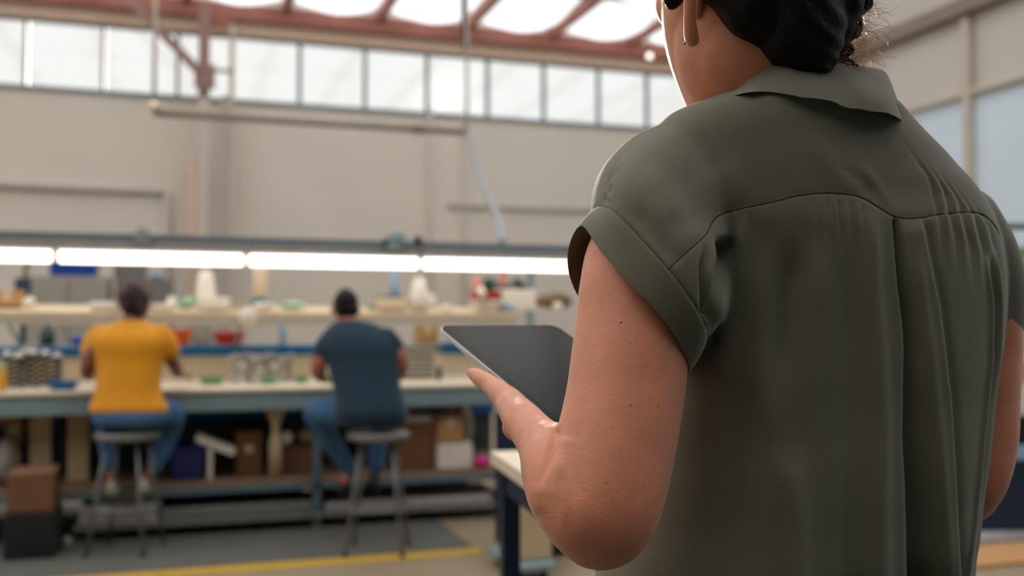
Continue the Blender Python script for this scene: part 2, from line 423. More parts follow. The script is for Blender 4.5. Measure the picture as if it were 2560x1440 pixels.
a = onY(1120, 512, WY-.03); b = onY(1500, 516, WY-.03); b[2] = a[2]
tag(MB().tube([a, b], .035, 8).build('conduit_pipe', M['paintpipe'], None, True), 'faint horizontal painted conduit on the rear wall right of the hanging hose', 'pipe')
# steel column, brace
cx0 = onY(498, 0, 13.6)[0]; cx1 = onY(526, 0, 13.6)[0]; cx2 = onY(572, 0, 13.6)[0]
col = empty('steel_column', (cx0, 13.6, 0), 'tall steel column rising past the clerestory windows on the left', 'column')
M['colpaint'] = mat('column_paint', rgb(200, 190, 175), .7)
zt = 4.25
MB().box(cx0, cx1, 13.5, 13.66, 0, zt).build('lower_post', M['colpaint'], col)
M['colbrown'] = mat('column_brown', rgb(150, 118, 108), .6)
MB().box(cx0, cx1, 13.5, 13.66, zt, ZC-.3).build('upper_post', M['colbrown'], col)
MB().box(cx1+.16, cx2+.02, 13.7, 13.78, 0, WZ0).build('back_flange', M['colpaint'], col)
MB().box(cx1, cx2+.02, 13.66, 13.7, 5.25, ZC-.3).build('head_plate', M['steel_red'], col)
q = onY(512, 180, 13.5)
MB().box(q[0]-.13, q[0]+.13, 13.46, 13.5, q[2]-.22, q[2]+.10).build('gusset_plate', M['colbrown'], col)
a = onY(300, -25, 13.45); b = onY(497, 178, 13.45)
MB().bar(a, b, .05, .11).build('diagonal_brace', M['colbrown'], col)
MB().tube([(cx2+.05, 13.66, 0), (cx2+.05, 13.66, 5.3)], .03, 8).build('riser_pipe', M['colpaint'], col)
MB().bar(onY(524, 176, 13.6), onY(582, 178, 13.6), .04, .04).build('cross_strut', M['colbrown'], col)

# hanging air line: drop pipe, elbow, run, second drop, hose
YP = 10.0
p0 = onY(385, 268, YP); p1 = onY(1160, 334, YP); p1[2] = p0[2]-.0; zz = onY(700, 302, YP)[2]
p0[2] = p1[2] = zz
air = empty('compressed_air_line', (p0[0], YP, zz), 'brown compressed air pipe hung horizontally in front of the rear wall', 'pipe')
MB().tube([p0, p1], .032, 12).build('pipe_run', M['pipe'], air, True)
MB().tube([p0+np.array([0, 0, .06]), np.array([p0[0], YP, roof_z(p0[0], YP)])], .02, 12).build('drop_pipe', M['colpaint'], air, True)
MB().tube([p1+np.array([.03, 0, .02]), np.array([p1[0]+.03, YP, roof_z(p1[0]+.03, YP)])], .018, 12).build('drop_pipe', M['colpaint'], air, True)
MB().lathe(p0+np.array([0, -.02, .06]), [(.001, -.05), (.035, -.036), (.05, 0), (.035, .036), (.001, .05)], 16).build('elbow', M['ball'], air, True)
j_ = onY(1045, 326, YP); MB().tube([(j_[0]-.05, YP, zz), (j_[0]+.05, YP, zz)], .048, 12).build('coupling', M['pipe'], air, True)
hp = [onY(x, y, yy) for x, y, yy in [(1168, 338, 10.0), (1182, 372, 9.7), (1196, 420, 9.3), (1213, 475, 8.8), (1236, 525, 8.2), (1250, 565, 7.6), (1255, 606, 6.98)]]
tag(MB().tube(cr(hp, 6), [.032]*37, 10).build('air_hose', M['hose'], None, True), 'grey flexible hose hanging from the air pipe down to the light rail', 'hose')
a = onY(1158, 28, 10.4); b = onY(1166, 128, 10.4)
tag(MB().tube([np.array([a[0], a[1], roof_z(a[0], a[1])]), a, b], [.012, .03, .035], 10).build('hanging_cable', M['dusty'], None, True), 'dark blue cable hanging from the ceiling above the air pipe', 'cable')
a = P(1624, 140, 11.5)
pl = empty('pendant_lamp', a, 'small bright round lamp under the roof beside the standing person', 'lamp')
MB().lathe(a, [(.001, -.035), (.025, -.025), (.035, 0), (.025, .025), (.001, .035)], 16).build('bulb', M['bulb'], pl, True)
MB().tube([a+np.array([0, 0, .03]), np.array([a[0], a[1], roof_z(a[0], a[1])])], .006, 6).build('cord', M['black'], pl)
# high pipes on the right wall
def rwall(px, py):
    d_ = FF+(px-1280)/FPX*RR+(720-py)/FPX*UU; return C0+d_*((WX-.06)/d_[0])
z1 = rwall(2200, 105)[2]
tag(MB().box(WX-.16, WX-.02, 4, 13.9, z1-.09, z1+.09).build('wall_beam', M['pipe'], None), 'dark horizontal beam high on the right-hand wall', 'beam')
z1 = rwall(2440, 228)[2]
M['wall_cool_lit'] = mat('cool_lit_wall_tint', rgb(216, 234, 246), .9, var=.03, scale=1.2)  # cool light on the lower side wall, put into its colour
struct('trim_cool_light_tint', MB().box(WX-.012, WX, YB, WY, 0, z1, bev=0), M['wall_cool_lit'])  # thin sheet carrying the painted cool light, beige wall behind it
tag(MB().tube([(WX-.055, 5, z1), (WX-.055, 11.6, z1)], .04, 8).build('conduit_pipe', M['paintpipe'], None, True), 'faint horizontal conduit halfway up the right-hand wall', 'pipe')
yv = rwall(2421, 300)[1]
tag(MB().box(WX-.1, WX, yv-.05, yv+.05, 0, 4.75).build('wall_post', M['paintpipe'], None), 'pale vertical post against the right-hand wall behind the shoulder', 'post')

# ------------------------------------------------------------------ floor markings
struct('trim_3', MB().box(-6, onZ(1160, 1352, 0)[0], 5.68, 7.9, 0, .006, bev=0), M['mat'])
tag(MB().box(-6, onZ(1200, 1375, 0)[0], 5.50, 5.63, 0, .004, bev=0).build('floor_line', M['yellow_line']), 'yellow safety line painted on the concrete floor in front of the workbench', 'floor marking')

# ------------------------------------------------------------------ workbench
BY0, BY1, BZ = 6.5, 7.75, .905
BX0, BX1 = -4.5, onY(1345, 960, BY0)[0]
def X(px, Y=BY0): return onY(px, 900, Y)[0]
def Z(py, Y, px=600): return onY(px, py, Y)[2]
bench = empty('workbench', (0, BY0, 0), 'long workbench with cream top and grey-blue frame where two people sit', 'workbench')
MB().box(BX0, BX1, BY0-.02, BY1, BZ-.025, BZ).build('worktop', M['lam'], bench)
MB().box(BX0, BX1, BY0, BY0+.05, BZ-.145, BZ-.03).build('front_beam', M['greyblue'], bench)
MB().box(BX0, BX1, BY1-.02, BY1+.02, BZ-.02, Z(889, BY1)).build('backsplash', M['lam'], bench)
MB().box(BX0, X(785, BY1), BY1-.05, BY1-.02, Z(889, BY1), Z(863, BY1)).build('upper_rail', M['blue'], bench)
MB().box(X(1100, BY1), BX1+.4, BY1-.05, BY1-.02, Z(889, BY1), Z(858, BY1)).build('upper_rail', M['blue'], bench)
zs = Z(1204, BY0)
for px in (147, 745): MB().box(X(px-14, 6.7), X(px+12, 6.7), 7.12, 7.17, zs-.01, BZ-.03).build('leg', M['darkteal'], bench)
for px in (-400, 795, 1325): MB().box(X(px-10), X(px+10), BY0, BY0+.06, 0, BZ-.1).build('leg', M['darkteal'] if px != 795 else M['raildark'], bench)
MB().box(BX0, BX1, 7.5, 7.54, Z(1072, 6.9), Z(1040, 6.9)).build('lower_rail', M['blue'], bench)
zs = Z(1204, BY0); MB().box(BX0, BX1, BY0+.03, 7.5, zs-.04, zs).build('lower_shelf', M['brownwood'], bench)
MB().box(BX0, BX1, BY0, BY0+.03, zs-.07, zs-.03).build('shelf_rail', M['raildark'], bench)
zb = .10; MB().box(X(190), BX1-.15, BY0-.02, 7.4, zb-.03, zb).build('bottom_shelf', M['greydark'], bench)
MB().box(BX0, BX1, 7.6, 7.62, .1, BZ-.03).build('back_panel', M['darkteal'], bench)
for px in (-400, 705, 1325):
    MB().box(X(px-8, 7.8), X(px+8, 7.8), 7.775, 7.81, 0, 1.78 if px != 705 else Z(800, 7.8)).build('upright', M['lightblue'] if px == 705 else M['greyblue'], bench)

BZ += .001
# shelf above: gently tilted board with a grey front lip underneath
SY0, SY1 = 6.95, 7.40
ZS0, ZS1 = Z(790, SY0), Z(790, SY0)+.05
shelf = empty('overbench_shelf', (0, SY0, ZS0), 'long cream shelf above the workbench carrying white boxes and parts', 'shelf')
mb = MB()
mb.add([(BX0, SY0, ZS0-.005), (BX1, SY0, ZS0-.005), (BX1, SY1, ZS1-.005), (BX0, SY1, ZS1-.005), (BX0, SY0, ZS0+.026), (BX1, SY0, ZS0+.026), (BX1, SY1, ZS1+.026), (BX0, SY1, ZS1+.026)],
       [(3, 2, 1, 0), (4, 5, 6, 7), (0, 1, 5, 4), (1, 2, 6, 5), (2, 3, 7, 6), (3, 0, 4, 7)])
mb.build('shelf_board', M['shelfwood'], shelf)
M['lip'] = mat('grey_shelf_lip', rgb(186, 178, 160), .6)
MB().box(BX0, BX1, SY0+.005, SY0+.035, ZS0-.06, ZS0-.005).build('front_lip', M['lip'], shelf)
for px in (-300, 20, 600, 1200):
    x = X(px, 7.2); mb = MB()
    mb.bar((x, SY0+.05, ZS0-.02), (x, 7.69, ZS0-.03), .03, .03); mb.bar((x, SY0+.15, ZS0-.02), (x, 7.69, ZS0-.2), .02, .02)
    mb.build('bracket', M['greyblue'], shelf)
def shelf_z(Y): return ZS0+.026+(Y-SY0)/(SY1-SY0)*(ZS1-ZS0)

# light rail and LED fixtures
LY = 6.85; zt = Z(600, LY); zl0 = Z(667, LY, 1400); zl = Z(641, LY, 300)
rail = empty('light_rail', (0, LY, zt), 'grey-blue square rail carrying the strip lights above the workbench', 'rail')
MB().box(BX0, X(1500, LY), LY-.02, LY+.02, zt-.022, zt+.018).build('rail_tube', M['raildark'], rail)
for px in (-400, 1325): MB().box(X(px-8, 7.8), X(px+8, 7.8), LY, 7.78, zt-.02, zt+.01).build('arm', M['raildark'], rail)
edges = [-330, 135, 612, 1048, 1480]
lab = ['lit strip light at the far left end of the row', 'lit strip light above the person in yellow', 'lit strip light above the person in dark blue', 'lit strip light above the red and white tubs']
ztube = (Z(632, LY, 300)+Z(658, LY, 300))/2
M['hous'] = mat('light_housing', rgb(150, 148, 142), .5)
for i in range(4):
    a, b = X(edges[i], LY)+.004, X(edges[i+1], LY)-.004
    f = empty('strip_light', ((a+b)/2, LY, ztube), lab[i], 'lamp', 'strip lights over the workbench')
    MB().box(a, b, LY-.03, LY+.03, ztube+.045, zt-.024).build('housing', M['hous'], f)
    MB().tube([(a+.02, LY-.01, ztube), (b-.02, LY-.01, ztube)], .036, 16).build('tube', M['led'], f, True)
    for s_ in (a, b-.02): MB().box(s_, s_+.02, LY-.034, LY+.03, ztube-.03, ztube+.05).build('end_cap', M['white'], f)
def rnd(name, px, py, rpx, Y, m_, label, cat, sq=1.0):
    c = onY(px, py, Y); r = rpx*Y/FPX; B = Blob(); B.ball(c, (r, r*.8, r*sq)); co, nr, F_ = B.fuse(r/6, 2)
    return tag(mesh_obj(name, co, F_, M[m_], None, True), label, cat)
c = onY(357, 588, LY-.05)
jb = empty('junction_box', c, 'round pale grey junction box on the light rail, left one', 'junction box')
MB().lathe(c, [(.03, -.03), (.05, -.025), (.052, .02), (.03, .03)], 20, 1).build('cover', M['hose'], jb, True)
MB().box(c[0]-.03, c[0]+.03, c[1], c[1]+.03, c[2]-.06, c[2]+.04).build('mount', M['hose'], jb)
c = onY(992, 600, LY-.08)
jb = empty('light_transformer', c, 'grey rounded transformer on the light rail above the right-hand worker', 'transformer')
MB().lathe(c, [(.02, -.05), (.055, -.04), (.06, .03), (.03, .045)], 20, 1).build('housing', M['greyblue'], jb, True)
MB().tube([c+np.array([-.1, 0, -.02]), c+np.array([-.05, 0, .0]), c], .018, 8).build('plug', M['dusty'], jb, True)
c = onY(1045, 600, LY-.02)
tag(MB().lathe(c, [(.012, -.03), (.03, -.015), (.034, .01), (.015, .03)], 14).build('cable_gland', M['darkteal'], None, True), 'small dark knob on the light rail right of the grey transformer', 'fitting')

# ------------------------------------------------------------------ item builders
def rect(px0, py0, px1, py1, Y): 
    a = onY(px0, (py0+py1)/2, Y)[0]; b = onY(px1, (py0+py1)/2, Y)[0]; pm = (px0+px1)/2
    return a, b, onY(pm, py1, Y)[2], onY(pm, py0, Y)[2]
def carton(px0, py0, px1, py1, Y, dep, label, m_='card', zbase=None, flaps=False, group=None, name='cardboard_box', tape=True):
    x0, x1, z0, z1 = rect(px0, py0, px1, py1, Y)
    if zbase is not None: z0 = zbase
    e = empty(name, ((x0+x1)/2, Y+dep/2, z0), label, 'box', group)
    z0 += .001
    MB().box(x0, x1, Y, Y+dep, z0, z1).build('carton', M[m_], e)
    xm = (x0+x1)/2
    if tape: MB().box(xm-.025, xm+.025, Y-.002, Y+dep+.002, z1-.07, z1+.002, bev=0).build('tape', M['tape'], e)
    if flaps:
        for s_, xx in ((-1, x0), (1, x1)):
            mb_ = MB(); mb_.obox((xx+s_*.05, Y+dep/2, z1+.02), (1, 0, .4*s_), (0, 1, 0), (-.4*s_, 0, 1), .05, dep/2, .003); mb_.build('flap', M[m_], e)
    return e
def bin_(px0, py0, px1, py1, Y, dep, label, m_, zbase=None, name='storage_bin', cat='bin', group=None):
    x0, x1, z0, z1 = rect(px0, py0, px1, py1, Y)
    if zbase is not None: z0 = zbase
    t = .006; z0 += .001; h = z1-z0; s_ = min(.02, .1*(x1-x0))
    e = empty(name, ((x0+x1)/2, Y+dep/2, z0), label, cat, group)
    mb_ = MB(); Y1 = Y+dep
    def ringp(i, z, o): return [(x0+i-o, Y+i-o, z), (x1-i+o, Y+i-o, z), (x1-i+o, Y1-i+o, z), (x0+i-o, Y1-i+o, z)]
    rs = [ringp(s_, z0, 0), ringp(0, z1, 0), ringp(t, z1, 0), ringp(s_+t, z0+t, 0)]
    V_ = sum(rs, []); F_ = [(3, 2, 1, 0), (12, 13, 14, 15)]
    for k in range(3):
        for i in range(4): j = (i+1) % 4; F_.append((k*4+i, k*4+j, k*4+4+j, k*4+4+i))
    mb_.add(V_, F_); mb_.build('tub', M[m_], e)
    r_ = MB(); q_ = .008; zt_ = z1-.004
    r_.box(x0-q_, x1+q_, Y-q_, Y+.003, zt_-.014, zt_).box(x0-q_, x1+q_, Y1-.003, Y1+q_, zt_-.014, zt_).box(x0-q_, x0+.003, Y, Y1, zt_-.014, zt_).box(x1-.003, x1+q_, Y, Y1, zt_-.014, zt_)
    r_.build('rim', M[m_], e); return e
def turned(px, py0, py1, wpx, Y, prof, m_, label, cat, name, zbase=None, parts=None, group=None):
    """prof: (radius fraction, height fraction)"""
    a = onY(px, py1, Y); z1_ = onY(px, py0, Y)[2]; z0_ = a[2] if zbase is None else zbase; D_ = np.dot(a-C0, FF)
    r = wpx/2*D_/FPX; h = z1_-z0_
    e = empty(name, (a[0], Y, z0_), label, cat, group)
    MB().lathe((a[0], Y, z0_), [(max(.001, p[0]*r), p[1]*h) for p in prof], 20).build('body', M[m_], e, True)
    for nm, m2, pr in (parts or []):
        MB().lathe((a[0], Y, z0_), [(max(.001, p[0]*r), p[1]*h) for p in pr], 20).build(nm, M[m2], e, True)
    return e
def lump(px0, py0, px1, py1, Y, dep, m_, label, cat, name, zbase=None, seed=1, parts=None):
    x0, x1, z0, z1 = rect(px0, py0, px1, py1, Y)
    if zbase is not None: z0 = zbase
    R = random.Random(seed); B = Blob(); cx, cz = (x0+x1)/2, (z0+z1)/2; hx, hz = (x1-x0)/2, (z1-z0)/2; hy = dep/2
    B.ball((cx, Y+hy, cz), (hx*.9, hy*.9, hz*.95))
    for _ in range(9):
        a_ = R.uniform(0, 6.28); q_ = R.uniform(.3, .6)
        B.ball((cx+hx*.55*math.cos(a_), Y+hy+hy*R.uniform(-.4, .4), cz+hz*.5*math.sin(a_)), (hx*.42, hy*.5, hz*.45))
    co, nr, F_ = B.fuse(max(.004, min(hx, hz, hy)/7), 2)
    co[:, 2] = np.maximum(co[:, 2], z0)
    o = mesh_obj(name, co, F_, M[m_], None, True); return tag(o, label, cat)

# ------------------------------------------------------------------ items on the shelf
SYm = 7.08; sz = shelf_z(SYm+.03)-.0
def S(Y): return shelf_z(Y+.11)+.001
carton(-20, 725, 52, 768, 7.12, .2, 'tan cardboard box at the left end of the overbench shelf', 'card', S(7.14))
lump(52, 740, 88, 780, 7.0, .1, 'whitecloth', 'crumpled white bag beside the tan box on the shelf', 'bag', 'plastic_bag', S(7.02), 3)
carton(225, 755, 300, 780, 7.0, .13, 'flat white box on the shelf left of the yellow-shirted worker head', 'white', S(7.01), name='white_box', tape=False)
carton(374, 760, 432, 781, 7.0, .12, 'flat white box on the shelf right of the yellow-shirted worker head', 'white', S(7.01), name='white_box', tape=False)
turned(430, 740, 766, 26, 7.15, [(.8, 0), (1, .1), (1, .7), (.6, .85), (.6, 1)], 'white', 'small white jar on the shelf next to green scraps', 'jar', 'white_jar', S(7.15), [('lid', 'palegreen', [(.65, .9), (.65, 1.05)])])
lump(440, 752, 482, 774, 7.05, .1, 'green', 'green scrap bundle on the shelf beside the small white jar', 'bundle', 'green_bundle', S(7.07), 5)
lump(455, 740, 492, 764, 7.17, .1, 'palegreen', 'pale green cloth heap behind the green scrap bundle on the shelf', 'cloth', 'folded_cloth', S(7.19), 6)
turned(514, 676, 760, 50, 7.2, [(1, 0), (1, .3), (.86, .6), (.75, .85), (.5, .97), (.1, 1)], 'white', 'tall white round-topped cone standing highest on the shelf', 'cone', 'white_cone', S(7.2), [('base_flange', 'white', [(1.15, 0), (1.15, .06)])])
carton(500, 742, 575, 778, 7.02, .14, 'white rounded box in front of the tall white cone', 'white', S(7.03), name='white_box', tape=False)
bin_(578, 765, 616, 776, 7.12, .14, 'low beige tray on the shelf right of the tall cone', 'shelfwood', S(7.08), 'beige_tray', 'tray')
lump(596, 768, 646, 818, 6.86, .08, 'whitecloth', 'white cloth glove hanging over the front of the shelf', 'glove', 'cloth_glove', None, 9)
sp_ = turned(650, 665, 745, 34, 7.3, [(.7, 0), (1, .1), (1, .9), (.7, 1)], 'shelfwood', 'beige thread cone on a dark blue stand at the back of the shelf', 'spool', 'thread_spool', S(7.3)+.05, [('stand', 'teal', [(1.5, -.25), (1.2, -.05), (.5, 0)])])
lump(628, 755, 694, 776, 7.0, .14, 'whitecloth', 'pile of cream cloth on the shelf between glove and green pile', 'cloth', 'cloth_pile', S(7.02), 11)
lump(696, 752, 772, 776, 7.05, .15, 'palegreen', 'pale green pile of packing sheets on the middle of the shelf', 'pile', 'sheet_pile', S(7.07), 12)
lump(910, 762, 950, 778, 7.1, .12, 'green', 'small green bundle on the shelf right of the dark-haired head', 'bundle', 'green_bundle', S(7.12), 13)
carton(948, 745, 1020, 780, 7.02, .16, 'cream box on the shelf in front of the hanging blue-grey tube', 'shelfwood', S(7.04), name='cream_box', tape=False)
lump(932, 735, 1030, 768, 7.22, .14, 'dusty', 'dark bag lying behind the cream box on the shelf', 'bag', 'dark_bag', S(7.24), 14)
a = onY(984, 662, 7.3); b = onY(988, 752, 7.3)
tag(MB().tube([a, (a+b)/2, b], [.028, .02, .04], 10).build('hanging_tube', M['lightblue'], None, True), 'pale blue-grey tube standing behind the cream box on the shelf', 'tube')
turned(1048, 694, 776, 48, 7.06, [(1, 0), (1, .35), (.8, .7), (.55, .95), (.1, 1)], 'white', 'white rounded cone leaning with a second one, right of the cream box', 'cone', 'white_cone', S(7.06))
lump(1040, 728, 1100, 776, 7.12, .14, 'white', 'white slumped bag against the right side of the shorter cone', 'bag', 'white_bag', S(7.14), 16)
lump(1096, 762, 1142, 786, 6.98, .1, 'white', 'flat round white pouch near the front edge of the shelf', 'pouch', 'white_pouch', S(7.0), 17)
tb = bin_(1190, 750, 1254, 787, 6.98, .14, 'white tub on the shelf under the red tray', 'white', S(7.0), 'white_tub', 'tub')
zz_ = onY(1220, 749, 7.0)[2]
bin_(1186, 728, 1252, 751, 7.0, .14, 'red tray sitting on the white tub', 'red', None, 'red_tray', 'tray')
a = onY(1210, 745, 6.96); b = onY(1186, 696, 6.98)
bo = empty('pink_bottle', a, 'pink and white bottle leaning at the left end of the red tray', 'bottle')
MB().tube([a, a+(b-a)*.55], [.028, .03], 12).build('body', M['white'], bo, True); MB().tube([a+(b-a)*.5, b], [.03, .018], 12).build('neck', M['pink'], bo, True)
wc_ = carton(1256, 724, 1340, 786, 7.0, .18, 'large white case with a blue mark on the shelf beside the red tray', 'white', S(7.02), name='white_case', tape=False)
x0, x1, z0, z1 = rect(1258, 752, 1292, 778, 6.999); mesh_obj('blue_mark', [(x0, 6.997, z1), (x0, 6.997, z0+.03), (x0+.05, 6.997, z0), (x1, 6.997, z0), (x1-.03, 6.997, z0+.035), (x0+.03, 6.997, z1-.02)], [(0, 1, 2, 3, 4, 5)], M['lightblue'], wc_)
x0, x1, z0, z1 = rect(1205, 660, 1330, 760, 7.8)
pr = empty('parts_rack', (x0, 7.9, 0), 'dark green and rusty machine parts on a post behind the red tray', 'rack')
MB().tube([(X(1256, 7.9), 7.9, 0), (X(1256, 7.9), 7.9, Z(640, 7.9, 1256))], .03, 8).build('post', M['pink'], pr, True)
for k, (px, py, r, m_) in enumerate([(1222, 712, 18, 'darkgreen'), (1240, 722, 20, 'greydark'), (1292, 712, 16, 'darkgreen'), (1276, 724, 20, 'greydark'), (1310, 726, 16, 'brownwood')]):
    c_ = onY(px, py, 7.9); q_ = r*8/FPX; MB().lathe(c_, [(q_*.6, -q_), (q_, -q_*.6), (q_, q_*.5), (q_*.5, q_)], 14, 1).build('flanged_part', M[m_], pr, True)
MB().box(X(1205, 7.9), X(1330, 7.9), 7.88, 7.94, Z(742, 7.9, 1256), Z(734, 7.9, 1256)).build('rack_bar', M['greydark'], pr)
lump(1345, 728, 1450, 778, 7.08, .2, 'brownwood', 'brown wicker basket of parts at the right end of the shelf', 'basket', 'wicker_basket', S(7.1), 21)
turned(1394, 756, 782, 24, 7.0, [(.8, 0), (1, .2), (1, .7), (.5, 1)], 'white', 'small white cup in front of the brown basket', 'cup', 'white_cup', S(7.0))
# things behind the bench (stand on the floor by the wall)
def cabinet(px0, py0, px1, py1, Y, dep, label, m_, doors=2):
    x0, x1, z0, z1 = rect(px0, py0, px1, py1, Y)
    e = empty('metal_cabinet', ((x0+x1)/2, Y, 0), label, 'cabinet')
    MB().box(x0, x1, Y, Y+dep, 0, z1).build('carcass', M[m_], e); w_ = (x1-x0)/doors
    for k in range(doors):
        dd = MB().box(x0+k*w_+.015, x0+(k+1)*w_-.015, Y-.02, Y, .08, z1-.06).build('door', M[m_], e)
        MB().box(x0+k*w_+.05, x0+k*w_+.07, Y-.045, Y-.02, z1-.5, z1-.35).build('handle', M['steel'], dd)
    return e, z1
cb, ct = cabinet(68, 690, 272, 800, 11.5, .6, 'beige-grey metal cabinet behind the bench under the blue bin', 'greycab', 2)
bin_(120, 640, 242, 690, 11.55, .45, 'bright blue bin on top of the beige-grey cabinet', 'bluebin', ct)
cb, ct2 = cabinet(290, 696, 432, 800, 11.7, .6, 'darker grey cabinet behind the yellow-shirted worker head', 'greydark', 2)
carton(284, 655, 366, 698, 11.75, .4, 'dull grey-green case on top of the darker grey cabinet', 'greydark', ct2, name='grey_case', tape=False)
lump(372, 680, 410, 704, 11.72, .3, 'lightblue', 'light blue bundle on the corner of the darker grey cabinet', 'bundle', 'blue_bundle', ct2, 31)
dn = empty('task_machine', (X(52, 8.4), 8.4, 0), 'dark blue machine head on a stand behind the left end of the shelf', 'machine')
x0, x1, z0, z1 = rect(36, 695, 72, 735, 8.4)
MB().box(x0, x1, 8.4, 8.55, z0, z1).build('head', M['dusty'], dn); MB().tube([((x0+x1)/2, 8.5, 0), ((x0+x1)/2, 8.5, z0+.02)], .025, 8).build('stand', M['dusty'], dn)
MB().tube([((x0+x1)/2, 8.5, z1-.01), ((x0+x1)/2+.03, 8.5, z1+.15)], .02, 8).build('column', M['brownwood'], dn)

# ------------------------------------------------------------------ items at the back of the worktop
def rack_box(px0, py0, px1, py1, label, m_, Y=7.45, dep=.18, name='parts_bin'):
    # sits on the worktop, tall enough for its top to show above the blue rail
    return bin_(px0, py0, px1, py1, Y, dep, label, m_, BZ, name)
M['ledge'] = M['lam']
YL = 7.84; zlg = Z(862, YL)
led = empty('rear_ledge', (0, YL, zlg), 'narrow grey ledge along the back of the workbench behind the blue rail', 'ledge')
MB().box(BX0, BX1, YL-.02, YL+.25, zlg-.03, zlg).build('ledge_board', M['greyblue'], led)
for px in (-300, 400, 1100): MB().box(X(px, YL), X(px, YL)+.04, YL+.15, YL+.2, 0, zlg-.03).build('leg', M['greyblue'], led)
bin_(425, 824, 476, 860, YL, .18, 'orange parts bin behind the arm of the yellow-shirted worker', 'orange', zlg, 'parts_bin')
carton(484, 806, 530, 860, YL+.02, .2, 'pale grey box standing between the orange and red bins', 'greycab', zlg, name='grey_box', tape=False)
bin_(535, 830, 612, 860, YL, .18, 'red parts bin below the cloth glove', 'red', zlg, 'parts_bin')
turned(118, 808, 862, 36, YL+.08, [(.9, 0), (1, .1), (1, .6), (.4, .8), (.35, 1)], 'darkgreen', 'dark green bottle behind the coil springs', 'bottle', 'green_bottle', zlg)
carton(1046, 812, 1096, 862, YL, .18, 'tan cardboard box behind the upper corner of the tablet', 'card', zlg)
lump(170, 838, 216, 862, YL-.0, .14, 'bluebin', 'dark blue cloth bundle left of the yellow-shirted worker', 'bundle', 'blue_bundle', zlg, 41)
# springs on the worktop
prs = None
spots = [(18, 6.86, 880), (46, 6.80, 884), (82, 6.82, 876), (112, 6.86, 878), (142, 6.95, 884), (64, 7.0, 872)]
slab = ['coil spring standing at the left end of the spring row', 'coil spring second from left in the spring row', 'coil spring in the middle front of the spring row', 'coil spring right of the middle of the spring row', 'coil spring at the right end of the spring row', 'coil spring behind the others, topped by a bright ball end']
for i, (px, Y, pyt) in enumerate(spots):
    x = X(px, Y); h = Z(pyt, Y, px)-BZ; r = .035; n_ = 6*14
    e = empty('coil_spring', (x, Y, BZ), slab[i], 'spring', 'coil springs on the left of the worktop')
    MB().tube([(x+r*math.cos(t*2*math.pi/14), Y+r*math.sin(t*2*math.pi/14), BZ+.008+(h-.03)*t/n_) for t in range(n_+1)], .007, 6).build('coil', M['spring'], e, True)
    MB().lathe((x, Y, BZ+h-.03), [(.034, 0), (.034, .015), (.026, .03), (.01, .04)], 14).build('cap', M['alu'], e, True)
turned(6, 918, 955, 22, 6.6, [(1, 0), (1, .75), (.8, .8), (.8, 1)], 'mustard', 'mustard yellow tin at the left edge of the worktop', 'tin', 'yellow_tin', BZ, [('lid', 'palegreen', [(.9, .98), (.9, 1.15)])])
tr_ = bin_(122, 954, 190, 969, 6.56, .16, 'blue tray with teal lining at the front edge of the worktop', 'blue', BZ, 'shallow_tray', 'tray')
for i, (px, Y, pt, r) in enumerate([(590, 7.2, 884, 20), (616, 7.3, 882, 17), (640, 7.12, 884, 19), (672, 7.25, 882, 20), (700, 7.2, 890, 18), (724, 7.28, 884, 16), (652, 6.95, 918, 13), (606, 7.0, 905, 15), (684, 7.0, 908, 15)]):
    lb = ['first from the left in the back row', 'second from the left in the back row', 'third from the left in the back row', 'fourth from the left in the back row', 'fifth from the left in the back row', 'rightmost of all', 'small one alone at the front', 'front row left', 'front row right'][i]
    turned(px, pt, 945, r*2, Y, [(.8, 0), (.8, .1), (.5, .15), (.5, .45), (.8, .5), (.8, .7), (1, .75), (.85, .93), (.3, 1)], 'alu', 'silver cast fitting between the workers, '+lb, 'fitting', 'cast_fitting', BZ, group='silver cast fittings between the two workers')
for i, (a_, b_, y_) in enumerate([(652, 690, 6.93), (740, 770, 7.0), (500, 560, 7.0)]):
    bin_(a_, 941, b_, 949, y_-.15, .08, ['small green tray in front of the cast fittings', 'small green tray between fittings and the dark-shirted worker', 'small green tray right of the yellow-shirted worker hand'][i], 'green', BZ, 'green_tray', 'tray')
turned(826, 924, 949, 28, 6.75, [(.8, 0), (1, 1), (.9, 1), (.72, .1)], 'green', 'green cup by the left hand of the dark-shirted worker', 'cup', 'green_cup', BZ)
for k in range(7):
    yy = 7.15; z0 = BZ+.035*k; x0, x1 = X(1014, yy), X(1090, yy)
    e = empty('stacking_tray', ((x0+x1)/2, yy+.12, z0), 'clear grey stacking tray, %s' % ['bottom of the stack beside the dark-shirted worker', 'second from the bottom of the stack', 'third from the bottom of the stack', 'middle of the stack of seven', 'third from the top of the stack', 'second from the top of the stack', 'top of the stack beside the tablet corner'][k], 'tray', 'stack of clear grey trays')
    MB().box(x0, x1, yy, yy+.24, z0, z0+.026, tx=.012, ty=.012).build('tray', M['alu'] if k % 2 else M['greycab'], e)
    MB().box(x0-.008, x1+.008, yy-.008, yy+.248, z0+.026, z0+.032).build('lip', M['white'], e)
turned(1098, 918, 944, 18, 7.0, [(.9, 0), (.9, .3), (.4, .5), (1, .7), (.6, 1)], 'darkgreen', 'small dark green knob tool on the worktop under the tablet', 'tool', 'hand_tool', BZ)

